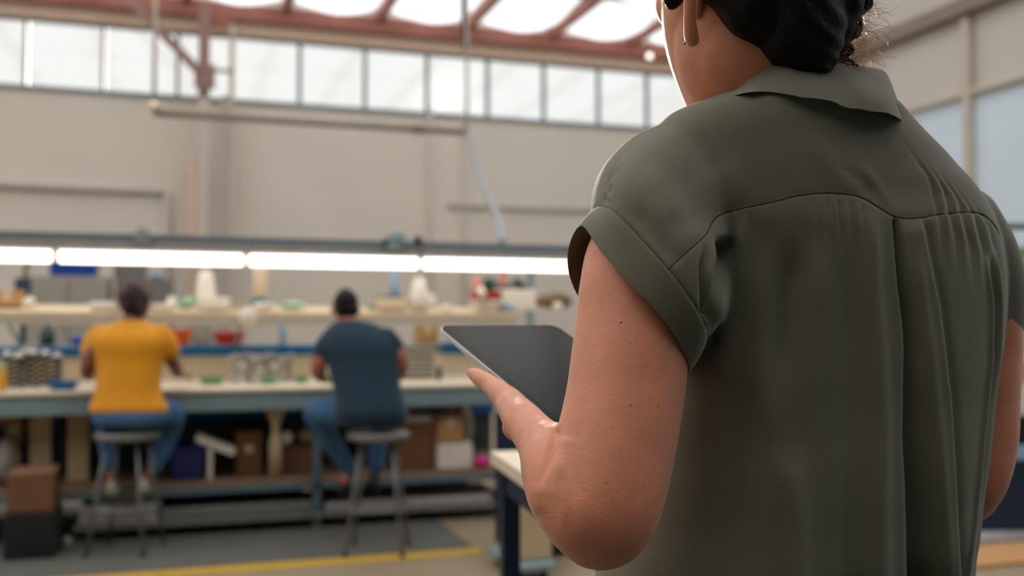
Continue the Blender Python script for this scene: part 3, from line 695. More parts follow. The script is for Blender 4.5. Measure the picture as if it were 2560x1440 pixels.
# ------------------------------------------------------------------ under the bench
LS = zs+.002
zb = zb+.002
def bx(px0, py0, px1, py1, Y, dep, label, m_, zb_=None, **k): return carton(px0, py0, px1, py1, Y, dep, label, m_, zb_, **k)
def slabp(px0, py0, px1, py1, Y, dep, label, m_, name, cat, zb_=None):
    x0, x1, z0, z1 = rect(px0, py0, px1, py1, Y)
    if zb_ is not None: z0 = zb_
    return tag(MB().box(x0, x1, Y, Y+dep, z0, z1).build(name, M[m_]), label, cat)
slabp(74, 1028, 128, 1180, 6.8, .03, 'upright pressed board under the bench left of the dark leg', 'board', 'pressed_board', 'board', LS+.001)
slabp(168, 1028, 222, 1180, 6.8, .03, 'upright pressed board under the bench right of the dark leg', 'board', 'pressed_board', 'board', LS+.001)
slabp(8, 1284, 140, 1380, 6.12, .34, 'dark low stand under the brown cardboard box at the far left', 'black', 'floor_stand', 'stand', .007)
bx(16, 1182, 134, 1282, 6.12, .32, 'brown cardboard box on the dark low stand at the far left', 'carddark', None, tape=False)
lump(-30, 1095, 45, 1205, 6.62, .3, 'greycab', 'large pale sack under the bench at the left edge', 'sack', 'pale_sack', LS, 51)
turned(85, 1108, 1168, 52, 6.9, [(.9, 0), (1, .1), (1, .8), (.8, 1)], 'dusty', 'grey-blue can in front of the left pressed board', 'can', 'metal_can', LS)
bx(14, 1060, 58, 1108, 7.0, .25, 'orange-brown carton above the pale sack at the left', 'card', None)
MBs = MB()
sh = empty('under_shelf', (X(30, 7.0), 7.0, Z(1108, 7.0, 30)), 'short dark shelf under the bench holding the orange-brown cartons', 'shelf')
zq = Z(1108, 7.0, 30); MB().box(X(-60, 7), X(70, 7), 7.0, 7.4, zq-.03, zq-.001).build('board', M['darkteal'], sh)
MB().box(X(62, 7), X(70, 7), 7.0, 7.05, LS, zq-.03).build('leg', M['darkteal'], sh)
bx(-30, 1030, 56, 1052, 7.02, .2, 'flat orange-brown carton lying on another at the left under the bench', 'card', Z(1059, 7.0, 30), tape=False)
bin_(426, 1118, 514, 1185, 6.62, .3, 'deep blue bin on the lower shelf right of the yellow-shirted worker', 'deepblue', LS)
a = onY(492, 1096, 6.6); b = onY(586, 1132, 6.6)
mb = MB(); dv = (b-a)/np.linalg.norm(b-a); mb.obox((a+b)/2+np.array([0, .15, 0]), dv, (0, 1, 0), np.cross(dv, (0, 1, 0)), np.linalg.norm(b-a)/2, .15, .022)
mb.box(X(522, 6.62), X(534, 6.62), 6.6, 6.75, LS, Z(1108, 6.62)-.0); tag(mb.build('folding_easel', M['whitecloth']), 'white slanted panel on a leg beside the deep blue bin', 'panel')
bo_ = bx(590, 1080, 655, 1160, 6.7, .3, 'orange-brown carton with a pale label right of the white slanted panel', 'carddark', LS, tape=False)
x0, x1, z0, z1 = rect(612, 1112, 632, 1132, 6.7); MB().box(x0, x1, 6.695, 6.7, z0, z1, bev=0).build('label_sticker', M['tape'], bo_)
turned(688, 1015, 1190, 44, 6.62, [(.75, 0), (.75, .5), (.4, .62), (.5, .75), (1.1, .9), (1.2, 1)], 'board', 'cream funnel-shaped stand under the bench between the two workers', 'stand', 'funnel_stand', LS)
lump(696, 1078, 738, 1118, 6.66, .15, 'whitecloth', 'cream cloth bundle hanging beside the funnel-shaped stand', 'cloth', 'cloth_bundle', None, 61)
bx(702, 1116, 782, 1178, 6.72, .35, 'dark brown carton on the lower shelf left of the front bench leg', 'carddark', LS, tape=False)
lump(744, 1074, 786, 1118, 6.75, .2, 'board', 'cream sack on top of the dark brown carton', 'sack', 'cream_sack', Z(1116, 6.72, 740), 62)
bx(1016, 994, 1076, 1026, 6.9, .2, 'small tan carton on the upper rail right of the dark-shirted worker', 'card', None, tape=False)
rs = empty('under_rail_shelf', (X(1070, 6.85), 6.85, Z(1032, 6.85, 1070)), 'narrow blue-grey shelf under the worktop beside the dark-shirted worker', 'shelf')
zr = Z(1028, 6.88, 1070); MB().box(X(1005, 6.85), X(1135, 6.85), 6.83, 7.49, zr-.016, zr-.002).build('board', M['lightblue'], rs)
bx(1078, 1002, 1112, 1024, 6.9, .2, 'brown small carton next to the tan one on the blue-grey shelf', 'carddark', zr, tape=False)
turned(1124, 996, 1024, 22, 6.9, [(.8, 0), (1, .3), (.8, .9), (.2, 1)], 'red', 'small red pot at the right end of the blue-grey shelf', 'pot', 'red_pot', zr)
lump(1136, 998, 1192, 1160, 7.0, .18, 'greycab', 'tall hanging pale grey bag under the bench below the thumb', 'bag', 'hanging_bag', LS, 71)
slabp(1015, 1042, 1082, 1056, 6.66, .3, 'stack of white paper on the tall brown carton', 'whitecloth', 'paper_stack', 'paper')
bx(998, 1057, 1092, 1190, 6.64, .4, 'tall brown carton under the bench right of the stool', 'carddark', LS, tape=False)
bx(1094, 1046, 1158, 1108, 6.62, .3, 'tan carton sitting on the white and green pack', 'card', Z(1108, 6.62, 1120))
bx(1094, 1110, 1182, 1190, 6.6, .32, 'white and pale green pack below the tan carton', 'whitecloth', LS, name='paper_pack', tape=False)
lump(1187, 1140, 1232, 1182, 6.52, .12, 'magenta', 'bright magenta bag on the lower shelf near the front table', 'bag', 'magenta_bag', LS, 72)
slabp(812, 1248, 1228, 1312, 6.52, .8, 'plastic-wrapped stack of pale sheets lying on the bottom shelf', 'sheet', 'wrapped_sheets', 'sheets', zb)
slabp(196, 1264, 398, 1332, 6.49, .8, 'grey flat panel stack under the bench behind the left stool', 'sheet', 'sheet_stack', 'panels', zb)
bin_(430, 1240, 516, 1262, 6.7, .3, 'shallow deep blue bin lying on the long grey sheet stack', 'deepblue', onY(590, 1264, 6.5)[2]+.003)
slabp(402, 1264, 780, 1320, 6.50, .7, 'long grey panel stack on the bottom shelf between the two stools', 'greydark', 'sheet_stack', 'panels', zb)
lump(30, 1285, 120, 1330, 6.6, .25, 'greycab', 'grey crumpled sack on the floor at the far left', 'sack', 'grey_sack', 0, 73)
turned(168, 1342, 1354, 22, 6.35, [(.7, 0), (1, .3), (1, .7), (.7, 1)], 'greycab', 'small pale disc lying on the floor mat left of the left stool', 'disc', 'plastic_disc', .007)

# ------------------------------------------------------------------ stools
def stool(px, D, label, seat_px):
    c = P(px, 1200, D); x, y = c[0], c[1]; zsx = P(px, 1080, D)[2]
    e = empty('work_stool', (x, y, 0.006), label, 'stool', 'stools at the workbench'); r = .182
    MB().lathe((x, y, zsx-.045), [(r*.86, 0), (r, .005), (r, .035), (r*.97, .043), (r*.5, .047)], 32).build('seat', M['stool'], e, True)
    for k in range(4):
        an = math.pi/4+k*math.pi/2+YAW*-1
        a = np.array([x+.12*math.cos(an), y+.12*math.sin(an), zsx-.04]); b = np.array([x+.225*math.cos(an), y+.225*math.sin(an), .02])
        l_ = MB().tube([a, b], .0092, 10).build('leg', M['stool'], e, True)
        MB().tube([b, b-np.array([0, 0, .014])], .017, 10).build('rubber_foot', M['black'], l_)
    R_ = .185; zf = .26
    MB().tube([(x+R_*math.cos(t*math.pi/16), y+R_*math.sin(t*math.pi/16), zf) for t in range(32)], .009, 8, closed=True).build('foot_ring', M['stool'], e, True)
    return (x, y, zsx, zf)
st1 = stool(317, 5.75, 'grey metal stool under the person in the yellow shirt', 185)
st2 = stool(945, 5.75, 'grey metal stool under the person in the dark blue shirt', 150)

# ------------------------------------------------------------------ hands
def hand(B, wrist, dirv, palm_n, s=1.0, side=1, curl=.5, open_=.0, thumb=True):
    """adds palm, four bent fingers of different length and a thumb; all vectors in the blob's frame"""
    wrist = np.asarray(wrist, float); d = np.asarray(dirv, float); d = d/np.linalg.norm(d)
    n = np.asarray(palm_n, float); n = n-np.dot(n, d)*d; n /= np.linalg.norm(n); x = np.cross(d, n)*side
    for i in range(5):
        for t in (.15, .4, .65, .85):
            q = (i-2)/2.0; B.ball(wrist+d*.092*s*t+x*q*.030*s*(.75+.35*t), .0125*s*(1.1-.1*abs(q)))
    Ls = [.068, .076, .071, .056]
    for i in range(4):
        q = (i-1.5)/1.5; p = wrist+d*.090*s*(1-.06*abs(q-.2))+x*q*.031*s; an = .15*curl; dd = d+x*q*.12
        dd /= np.linalg.norm(dd); rows = [[*(p-dd*.012), .0095*s], [*p, .009*s]]
        for j, f_ in enumerate((.45, .30, .25)):
            an += curl*(.5, .7, .5)[j]; v = dd*math.cos(an)+n*math.sin(an); p = p+v*Ls[i]*s*f_; rows.append([*p, (.0085, .0078, .0065)[j]*s])
        B.sweep(rows, 4)
    if thumb:
        p = wrist+d*.02*s-x*.028*s; v = d*.75-x*.6+n*.3; v /= np.linalg.norm(v)
        rows = [[*p, .0135*s]]; p = p+v*.035*s; rows.append([*p, .012*s]); v = d*.9-x*.25+n*.3; v /= np.linalg.norm(v)
        p = p+v*.03*s; rows.append([*p, .0098*s]); p = p+v*.024*s; rows.append([*p, .0085*s]); B.sweep(rows, 4)

def face(B, c, r, fwd, up, rt):   # rough facial relief on a head ball
    c = np.asarray(c); 
    B.ball(c+fwd*r*1.02-up*r*.12, r*.13); B.ball(c+fwd*r*1.0+up*r*.06, r*.09)          # nose
    B.ball(c+fwd*r*.86-up*r*.52, r*.22); B.ball(c+fwd*r*.80-up*r*.80, r*.26)            # mouth, chin
    for s in (-1, 1):
        B.ball(c+fwd*r*.82+up*r*.2+rt*s*r*.38, r*.17)                                     # brow/eye
        B.ball(c+fwd*r*.62-up*r*.3+rt*s*r*.5, r*.3)                                       # cheek

# ------------------------------------------------------------------ seated people (camera-frame metres)
def piece(name, B, voxel, M_, parent, smooth=6, zmin=None):
    co, nr, F_ = B.fuse(voxel, smooth); return mesh_obj(name, toW(co), F_, M_, parent, True)
fw = np.array([0, 0, 1.]); up = np.array([0, 1., 0]); rt = np.array([1., 0, 0])
# person 1
e = empty('person', P(320, 1050, 5.75), 'seated person in a mustard yellow t-shirt and jeans seen from behind', 'person')
B = Blob()
B.psweep([(322, 1000, 5.77, 34), (322, 900, 5.82, 34), (326, 840, 5.88, 34), (332, 808, 5.9, 26), (335, 780, 5.93, 24)], 5)
B.psweep([(336, 766, 5.93, 33), (336, 745, 5.95, 36)], 4); face(B, cf(336, 762, 5.95), .085, np.array([0, -.35, .93]), up, rt)
for s in (-1, 1): B.ball(cf(336+s*36, 765, 5.93), (.012, .03, .02))
B.psweep([(250, 852, 5.83, 20), (232, 880, 5.78, 21), (220, 922, 5.80, 19), (222, 935, 5.95, 17), (240, 934, 6.2, 13)], 6)
hand(B, cf(243, 934, 6.22), (.25, -.05, 1), (.2, -1, 0), 1, -1, .5)
B.psweep([(404, 852, 5.84, 20), (420, 885, 5.85, 19), (437, 915, 5.95, 17), (446, 934, 6.15, 13)], 6)
hand(B, cf(448, 936, 6.18), (.1, -.08, 1), (-.3, -1, 0), 1, 1, .5)
B.psweep([(272, 1150, 5.95, 15), (277, 1205, 5.86, 12)], 4); B.psweep([(388, 1150, 5.98, 15), (362, 1200, 5.87, 12)], 4)
piece('body', B, .007, M['skin2'], e)
B = Blob()
torso(B, [(300, 352, 800, 5.88, .8), (258, 398, 815, 5.86, .5), (228, 428, 835, 5.84, .5), (222, 430, 860, 5.82, .52), (236, 412, 900, 5.8, .55), (240, 402, 950, 5.77, .58), (234, 406, 985, 5.76, .6), (222, 420, 1018, 5.75, .6), (224, 420, 1030, 5.75, .55)], 0, 4)
B.psweep([(250, 838, 5.84, 28), (234, 858, 5.82, 28), (228, 880, 5.80, 26)], 5); B.psweep([(404, 838, 5.84, 28), (418, 858, 5.84, 28), (426, 876, 5.85, 25)], 5)
piece('t_shirt', B, .009, M['yshirt'], e)
B = Blob()
torso(B, [(236, 412, 1010, 5.76, .6), (228, 425, 1035, 5.76, .7), (232, 420, 1056, 5.76, .7), (250, 400, 1066, 5.76, .6)], 0, 4)
B.psweep([(280, 1034, 5.78, 34), (272, 1052, 5.92, 30), (268, 1076, 6.02, 28), (272, 1115, 5.99, 25), (276, 1165, 5.92, 21)], 6)
B.psweep([(370, 1033, 5.78, 34), (415, 1034, 5.92, 36), (430, 1048, 6.0, 32), (415, 1100, 6.02, 27), (386, 1165, 5.95, 21)], 6)
piece('jeans', B, .009, M['jeans'], e)
for px, py, D_ in ((279, 1224, 5.80), (357, 1220, 5.81)):
    B = Blob(); B.psweep([(px, py, D_, 15), (px+4, py+6, D_+.08, 17), (px+8, py+9, D_+.17, 14)], 5); B.ball(cf(px, py-10, D_), .032); piece('shoe', B, .008, M['shoe'], e)
B = Blob(); B.ball(cf(336, 752, 5.925), (.088, .098, .092)); B.ball(cf(336, 775, 5.90), (.07, .07, .05)); piece('hair', B, .008, M['hair2'], e)
mb = MB()
for k in range(170):
    v = rng.normal(size=3); v /= np.linalg.norm(v)
    if v[1] < -.35 or v[2] > .5: continue
    c_ = cf(336, 752, 5.925); p = c_+v*np.array([.083, .093, .085]); q = rng.normal(size=3)*.035
    pts = [p, p+v*.025+q*.3, p+v*.045+q]
    mb.tube(toW(np.array(pts)), .0016, 4)
mb.build('curly_ends', M['frizz'], e, True)
# person 2
e = empty('person', P(935, 1055, 5.75), 'seated person in a dark blue t-shirt and jeans with dark hair tied up', 'person')
B = Blob()
B.psweep([(930, 1000, 5.77, 34), (915, 900, 5.82, 34), (895, 840, 5.88, 32), (872, 806, 5.92, 24), (866, 785, 5.95, 24)], 5)
B.psweep([(864, 775, 5.96, 30), (864, 758, 5.98, 32)], 4); face(B, cf(864, 770, 5.98), .078, np.array([-.1, -.45, .9]), up, rt)
for s in (-1, 1): B.ball(cf(864+s*33, 775, 5.96), (.011, .028, .02))
B.psweep([(818, 860, 5.85, 19), (800, 895, 5.82, 20), (797, 925, 5.85, 20), (800, 938, 6.05, 16), (806, 946, 6.2, 13)], 6)
hand(B, cf(806, 944, 6.22), (.15, -.02, 1), (.2, -1, 0), 1, -1, .5)
B.psweep([(980, 860, 5.86, 19), (1000, 890, 5.84, 18), (1004, 925, 5.9, 16), (996, 940, 6.15, 13)], 6)
hand(B, cf(994, 938, 6.18), (-.15, -.08, 1), (-.2, -1, 0), 1, 1, .5)
B.psweep([(872, 1170, 6.05, 14), (862, 1200, 6.0, 13)], 4); B.psweep([(942, 1160, 6.2, 14), (938, 1195, 6.2, 13)], 4)
piece('body', B, .007, M['skin3'], e)
B = Blob()
torso(B, [(846, 902, 800, 5.9, .8), (826, 945, 812, 5.88, .5), (806, 978, 835, 5.86, .5), (802, 996, 865, 5.84, .52), (816, 1000, 905, 5.82, .55), (828, 1000, 950, 5.79, .6), (838, 1012, 1000, 5.76, .66), (836, 1020, 1030, 5.75, .66), (842, 1016, 1052, 5.75, .6), (860, 1000, 1062, 5.75, .55)], 0, 4)
B.psweep([(830, 842, 5.86, 26), (812, 866, 5.84, 26), (803, 888, 5.83, 24)], 5); B.psweep([(966, 842, 5.86, 26), (984, 862, 5.85, 25), (993, 884, 5.85, 21)], 5)
piece('t_shirt', B, .009, M['nshirt'], e)
B = Blob()
torso(B, [(852, 1008, 1020, 5.77, .6), (850, 1010, 1045, 5.77, .7), (860, 1004, 1064, 5.77, .6)], 0, 4)
B.psweep([(890, 1033, 5.78, 34), (828, 1030, 5.85, 38), (792, 1036, 5.92, 34), (815, 1085, 5.95, 28), (848, 1135, 6.0, 24), (872, 1172, 6.03, 21)], 6)
B.psweep([(960, 1033, 5.8, 34), (950, 1042, 6.05, 31), (946, 1062, 6.22, 30), (945, 1110, 6.22, 24), (942, 1165, 6.2, 21)], 6)
piece('jeans', B, .009, M['jeans'], e)
for px, py, D_ in ((862, 1220, 6.03), (936, 1205, 6.16)):
    B = Blob(); B.psweep([(px-6, py+2, D_-.02, 16), (px, py+8, D_+.06, 17), (px+4, py+12, D_+.15, 14)], 5); B.ball(cf(px, py-14, D_), .036); piece('shoe', B, .008, M['shoe2'], e)
B = Blob(); B.ball(cf(865, 758, 5.95), (.078, .088, .088)); B.ball(cf(868, 775, 5.92), (.075, .06, .06)); B.ball(cf(863, 735, 5.96), (.045, .04, .05)); piece('hair', B, .008, M['hair'], e)

# ------------------------------------------------------------------ foreground table, right-hand clutter
TD = 2.85; tz = P(1240, 1140, TD)[2]
c = P(1228, 1128, 3.0); tz = c[2]
tb = empty('side_table', (c[0], c[1], 0), 'cream-topped table with navy legs standing close behind the standing person', 'table')
c1 = onZ(1226, 1128, tz); c2 = onZ(1306, 1182, tz)
dirx = (c2-c1)/np.linalg.norm(c2-c1); diry = np.array([-dirx[1], dirx[0], 0]); 
if diry[0] < 0: diry = -diry
cen = c1+dirx*.55+diry*.4
MB().obox(cen-np.array([0, 0, .018]), dirx, diry, (0, 0, 1), .55, .4, .018).build('tabletop', M['lam'], tb)
for s in (-1, 1):
    for t in (-1, 1):
        q = cen+dirx*(.5)*s+diry*.35*t
        MB().obox((q[0], q[1], (tz-.036)/2), dirx, diry, (0, 0, 1), .026, .026, (tz-.036)/2).build('leg', M['navy'], tb)
for t in (-1, 1): MB().obox((cen+diry*.35*t)-np.array([0, 0, .075]), dirx, diry, (0, 0, 1), .5, .018, .038).build('apron', M['navy'], tb)
for t in (-1, 1): MB().obox((cen+dirx*.5*t)-np.array([0, 0, .075]), dirx, diry, (0, 0, 1), .018, .35, .038).build('apron', M['navy'], tb)
# dark tool cabinet behind the wrist
x0, x1, z0, z1 = rect(1290, 1040, 1440, 1300, 5.3)
tc_ = empty('tool_cabinet', ((x0+x1)/2, 5.4, 0), 'dark navy tool cabinet seen between wrist and table', 'cabinet')
MB().box(x0, x1, 5.3, 5.7, .12, z1).build('carcass', M['navy'], tc_)
for k in range(3):
    dr = MB().box(x0+.02, x1-.02, 5.28, 5.3, .45+.12*k, .55+.12*k).build('drawer', M['black'], tc_); MB().box(x0+.1, x1-.1, 5.26, 5.28, .5+.12*k, .512+.12*k).build('handle', M['steel'], dr)
MB().box(x0, x1, 5.3, 5.7, .02, .12).build('plinth', M['black'], tc_)
carton(1296, 1200, 1380, 1300, 4.9, .3, 'beige carton on the floor cart below the elbow', 'board', .09, tape=False)
fc = empty('floor_cart', P(1340, 1330, 5.2)*np.array([1, 1, 0]), 'low pale cart base on the floor below the elbow', 'cart')
x0, x1, z0, z1 = rect(1290, 1310, 1392, 1345, 4.8); MB().box(x0, x1, 4.8, 5.3, .055, .088).build('deck', M['greyblue'], fc)
for s in (x0+.05, x1-.05): MB().lathe((s, 4.86, .03), [(.028, -.012), (.03, 0), (.028, .012)], 14, 0).build('wheel', M['black'], fc)
for s in (x0+.05, x1-.05): MB().lathe((s, 5.24, .03), [(.028, -.012), (.03, 0), (.028, .012)], 14, 0).build('wheel', M['black'], fc)
# cluster at the right edge
def rb(px0, py0, px1, py1, D, dep, label, m_, name, cat, zb_=None):
    a = P(px0, py0, D); b = P(px1, py1, D); z1 = a[2]; z0 = b[2] if zb_ is None else zb_
    c_ = (a+b)/2; hw = (px1-px0)/2*D/FPX
    R2 = np.array([RR[0], RR[1], 0]); F2 = np.array([math.sin(YAW), math.cos(YAW), 0])
    mb_ = MB().obox((c_[0]+F2[0]*dep/2, c_[1]+F2[1]*dep/2, (z0+z1)/2), R2, F2, (0, 0, 1), hw, dep/2, (z1-z0)/2)
    return tag(mb_.build(name, M[m_]), label, cat)
rb(2440, 1152, 2760, 1330, 6.2, .6, 'dark navy crate on the floor behind the right elbow', 'navy', 'floor_crate', 'crate', 0)
rb(2425, 1118, 2780, 1150, 6.2, .6, 'blue-grey lid resting on the dark navy crate', 'lightblue', 'crate_lid', 'lid')
rb(2510, 1040, 2780, 1112, 6.3, .5, 'black equipment case on the blue-grey lid at the right edge', 'black', 'equipment_case', 'case')
rb(2470, 960, 2800, 1038, 6.35, .5, 'white box stacked on the black equipment case', 'white', 'white_box', 'box')
rb(2530, 905, 2700, 957, 6.4, .3, 'mustard yellow box on the white box at the right edge', 'mustard', 'yellow_box', 'box')
pn = empty('partition_panel', P(2600, 850, 7.4)*np.array([1, 1, 0]), 'cream partition panel with green top edge at the right edge', 'partition')
def rbp(px0, py0, px1, py1, D, dep, m_, name, zb_=None):
    a = P(px0, py0, D); b = P(px1, py1, D); z1 = a[2]; z0 = b[2] if zb_ is None else zb_; c_ = (a+b)/2; hw = (px1-px0)/2*D/FPX
    R2 = np.array([RR[0], RR[1], 0]); F2 = np.array([math.sin(YAW), math.cos(YAW), 0])
    MB().obox((c_[0]+F2[0]*dep/2, c_[1]+F2[1]*dep/2, (z0+z1)/2), R2, F2, (0, 0, 1), hw, dep/2, (z1-z0)/2).build(name, M[m_], pn)
rbp(2480, 640, 2800, 860, 7.4, .05, 'creampanel', 'board', .0); rbp(2480, 618, 2800, 640, 7.39, .07, 'green', 'top_edge')
tag(MB().tube([P(2380, 566, 8.2), P(2800, 566, 8.2)], .03, 8).build('wall_rail', M['raildark'], None, True), 'grey-blue horizontal rail at the right edge beyond the shoulder', 'rail')
for px in (2390, 2790): pass
a = onZ(2470, 1375, 0); tag(MB().box(a[0]-.5, a[0]+1.2, a[1]-.35, a[1]+.05, 0, .02).build('floor_sheet', M['card']), 'orange-brown board lying on the floor at the lower right', 'board')
a = onZ(2500, 1345, 0); tag(MB().box(a[0]-.45, a[0]+1.0, a[1]-.1, a[1]+.3, 0, .025).build('floor_pad', M['sheet']), 'pale grey pad lying on the floor behind the brown board', 'pad')

# ------------------------------------------------------------------ the standing person
who = empty('person', (toW(cf(2000, 900, 1.17)))*np.array([1, 1, 0]), 'person standing with back to the viewer in an olive short-sleeved shirt holding a tablet', 'person')
TH = math.radians(24)
# ---- tablet frame
A = cf(1091, 814, 1.36); Cc = cf(1399, 1068, 1.16); e1 = (Cc-A); L1 = np.linalg.norm(e1); e1 /= L1
L2 = .215
_g = min(((abs(np.dot(cf(x, 812, w)-A, e1))+abs(np.linalg.norm(cf(x, 812, w)-A)-L2), x, w) for x in range(1340, 1520, 3) for w in np.arange(1.36, 1.62, .003)))
Bd = cf(_g[1], 812, _g[2])-A; e2 = Bd-np.dot(Bd, e1)*e1; e2 /= np.linalg.norm(e2); nn = np.cross(e1, e2)
if np.dot(nn, -cf(1280, 900, 1.3)) < 0: nn = -nn
# ---- body
B = Blob(True)
B.psweep([(1680, 500, 1.09, 80), (1620, 580, 1.055, 105), (1590, 650, 1.037, 125), (1582, 720, 1.025, 133), (1578, 800, 1.015, 139), (1573, 900, 1.0, 146), (1560, 1000, .985, 147), (1541, 1100, .97, 150), (1520, 1200, .955, 150), (1503, 1275, .945, 141), (1500, 1318, .94, 103)], 8)
B.ball(cf(1470, 1262, .945), .047)
B.psweep([(1480, 1275, .94, 128), (1450, 1230, .955, 131), (1415, 1182, .975, 112), (1378, 1135, 1.0, 80), (1343, 1095, 1.03, 60), (1312, 1057, 1.07, 53), (1290, 1029, 1.11, 45), (1277, 1012, 1.15, 40)], 8)
B.psweep([(1290, 1028, 1.13, 43), (1272, 1004, 1.16, 38), (1248, 981, 1.19, 31), (1226, 962, 1.22, 26), (1203, 947, 1.245, 23.5), (1188, 937, 1.262, 19), (1181, 933, 1.268, 16)], 8)
pw = cf(1296, 1036, 1.135)
tabc = A+e1*L1*.62
fb = -nn*.0235
for q in np.linspace(0, 1, 6):        # palm passing under the tablet
    a_ = (pw-nn*.014)*(1-q)+(tabc+e2*.05+fb*1.1)*q
    for s in (-1.2, -.4, .4, 1.2): B.ball(a_+e1*s*.018*(.15+.85*q)+np.array([0, -.004, 0]), .0145)
for i, Lf in enumerate((.060, .070, .066, .052)):
    p = tabc+e2*.055+fb*.8+e1*(.030-.021*i); v = e2*.93-e1*.25; v = v/np.linalg.norm(v)
    rows = [[*(p-v*.02), .010], [*p, .0098], [*(p+v*Lf*.5-nn*.003), .0092], [*(p+v*Lf*.85), .0085], [*(p+v*Lf*1.05+nn*.004), .0075]]
    B.sweep(rows, 5)
# right arm, hanging with the forearm bent forward in front of the body
B.psweep([(2440, 640, 1.24, 80), (2468, 800, 1.245, 80), (2466, 900, 1.245, 82), (2461, 1000, 1.24, 82), (2456, 1100, 1.235, 82), (2440, 1190, 1.23, 76), (2420, 1245, 1.235, 62)], 8)
B.psweep([(2425, 1235, 1.24, 66), (2330, 1190, 1.34, 55), (2200, 1130, 1.44, 42), (2080, 1090, 1.5, 32)], 8)
hand(B, cf(2070, 1086, 1.5), (-1, .15, .35), (0, -.3, 1), 1, 1, .6)
# neck, jaw, head
B.psweep([(1960, 330, 1.18, 120), (1935, 270, 1.155, 145), (1895, 205, 1.145, 160), (1865, 140, 1.135, 160)], 8)
B.psweep([(1895, 255, 1.155, 140), (1868, 200, 1.147, 154), (1838, 130, 1.142, 152), (1830, 60, 1.142, 150)], 8)
B.psweep([(1868, 262, 1.16, 134), (1838, 200, 1.16, 136), (1808, 130, 1.16, 134), (1797, 70, 1.16, 138), (1800, 0, 1.15, 146), (1810, -90, 1.15, 158)], 8)
hc = cf(1880, -110, 1.15); B.ball(hc, (.100, .118, .112)); B.ball(hc+np.array([.02, .02, -.02]), (.098, .11, .10))
hf = np.array([-.42, -.08, .90]); hr = np.array([.90, 0, .42]); face(B, hc+np.array([-.0, -.01, 0]), .105, hf, up, hr)
co, nr, F_ = B.fuse(.0030, 8)
def prep():
    global px, py, dsp, fc_
    px = 1280+FPX*co[:, 0]/co[:, 2]; py = 720-FPX*co[:, 1]/co[:, 2]
    vd = -co/np.linalg.norm(co, axis=1)[:, None]; fc_ = np.clip((nr*vd).sum(1)*3, 0, 1); dsp = np.zeros(len(co))
def fold(poly, hw, amp, t0=.12, t1=.12, hw1=None, amp1=None):
    global dsp
    d_, t, s = seg_dist(px, py, poly)
    h = hw+(0 if hw1 is None else (hw1-hw)*t); a = amp+(0 if amp1 is None else (amp1-amp)*t)
    en = np.clip(t/max(t0, 1e-3), 0, 1)*np.clip((1-t)/max(t1, 1e-3), 0, 1); en = en*en*(3-2*en)
    dsp += a*.001*np.exp(-(d_/h)**2)*en
prep()
fold([(1389, 1070), (1382, 1110), (1370, 1150), (1358, 1190), (1350, 1225)], 9, -5, .01, .6)
fold([(1415, 1090), (1405, 1150), (1392, 1210)], 20, 2.5, .1, .4)
fold([(1352, 1200), (1335, 1250), (1350, 1290)], 22, 2.0, .3, .3)
fold([(1412, 1262), (1409, 1300), (1408, 1335)], 14, .8, .3, .3); fold([(1422, 1262), (1422, 1300), (1420, 1335)], 12, -.8, .3, .3)
fold([(1330, 1075), (1352, 1090), (1375, 1108)], 5, -.8, .3, .1); fold([(1318, 1052), (1345, 1068), (1378, 1090)], 4, -.6, .3, .1)
fold([(1208, 948), (1203, 958), (1204, 968)], 2.5, -.6, .2, .2); fold([(1214, 950), (1209, 961), (1210, 972)], 2.5, -.5, .2, .2)
fold([(1255, 975), (1275, 1000), (1300, 1030)], 10, 1.2, .3, .3)
co = co+nr*(dsp*fc_)[:, None]
body = mesh_obj('body', toW(co), F_, M['skin'], who, True)
bvb = BVHTree.FromPolygons(toW(co).tolist(), F_)
# ear
B = Blob()
B.psweep([(1731, 100, 1.066, 19), (1727, 82, 1.062, 19), (1724, 40, 1.056, 17), (1725, -20, 1.052, 17), (1732, -80, 1.056, 18), (1750, -110, 1.062, 16)], 8)
B.psweep([(1742, 40, 1.092, 10), (1745, 0, 1.086, 16), (1750, -60, 1.084, 18)], 6)
piece('ear', B, .0022, M['skin'], who, 5)
B = Blob(); B.ball(cf(1712, 108, 1.06), .0018); piece('earring', B, .0005, M['steel'], who, 1)
B = Blob(); B.ball(A+e1*.0, .001)
# thumb nail
nl = Blob(); q = cf(1187, 932, 1.2532); nl.ball(q, (.0052, .0042, .0030)); piece('thumb_nail', nl, .0009, M['nail'], who, 2)

# ---- shirt
B = Blob(True)
rows = [(1890, 2130, 205, 1.18, .7), (1806, 2212, 236, 1.155, .78), (1732, 2258, 268, 1.135, .72), (1672, 2288, 298, 1.137, .61), (1640, 2325, 335, 1.14, .56), (1622, 2362, 370, 1.145, .53),
        (1612, 2398, 410, 1.15, .51), (1606, 2440, 455, 1.155, .49), (1604, 2472, 505, 1.16, .48), (1610, 2497, 560, 1.165, .50), (1625, 2511, 620, 1.17, .51), (1655, 2520, 700, 1.168, .50),
        (1672, 2518, 800, 1.168, .50), (1672, 2506, 900, 1.168, .51), (1655, 2491, 1000, 1.168, .51), (1620, 2476, 1150, 1.168, .51), (1580, 2461, 1270, 1.17, .50), (1520, 2451, 1370, 1.17, .475), (1463, 2441, 1440, 1.175, .45), (1440, 2436, 1600, 1.17, .45), (1450, 2430, 1750, 1.17, .46)]
torso(B, rows, TH, 5, 72)
def ring3(pts): return crc([cf(*p) for p in pts], 4)
cuffU = ring3([(1500, 516, 1.03), (1537, 534, .98), (1612, 612, .95), (1688, 700, .938), (1752, 795, .95), (1768, 850, .985), (1745, 840, 1.06), (1640, 800, 1.12), (1545, 715, 1.14), (1500, 650, 1.14), (1478, 600, 1.13), (1472, 560, 1.11), (1480, 530, 1.07)])
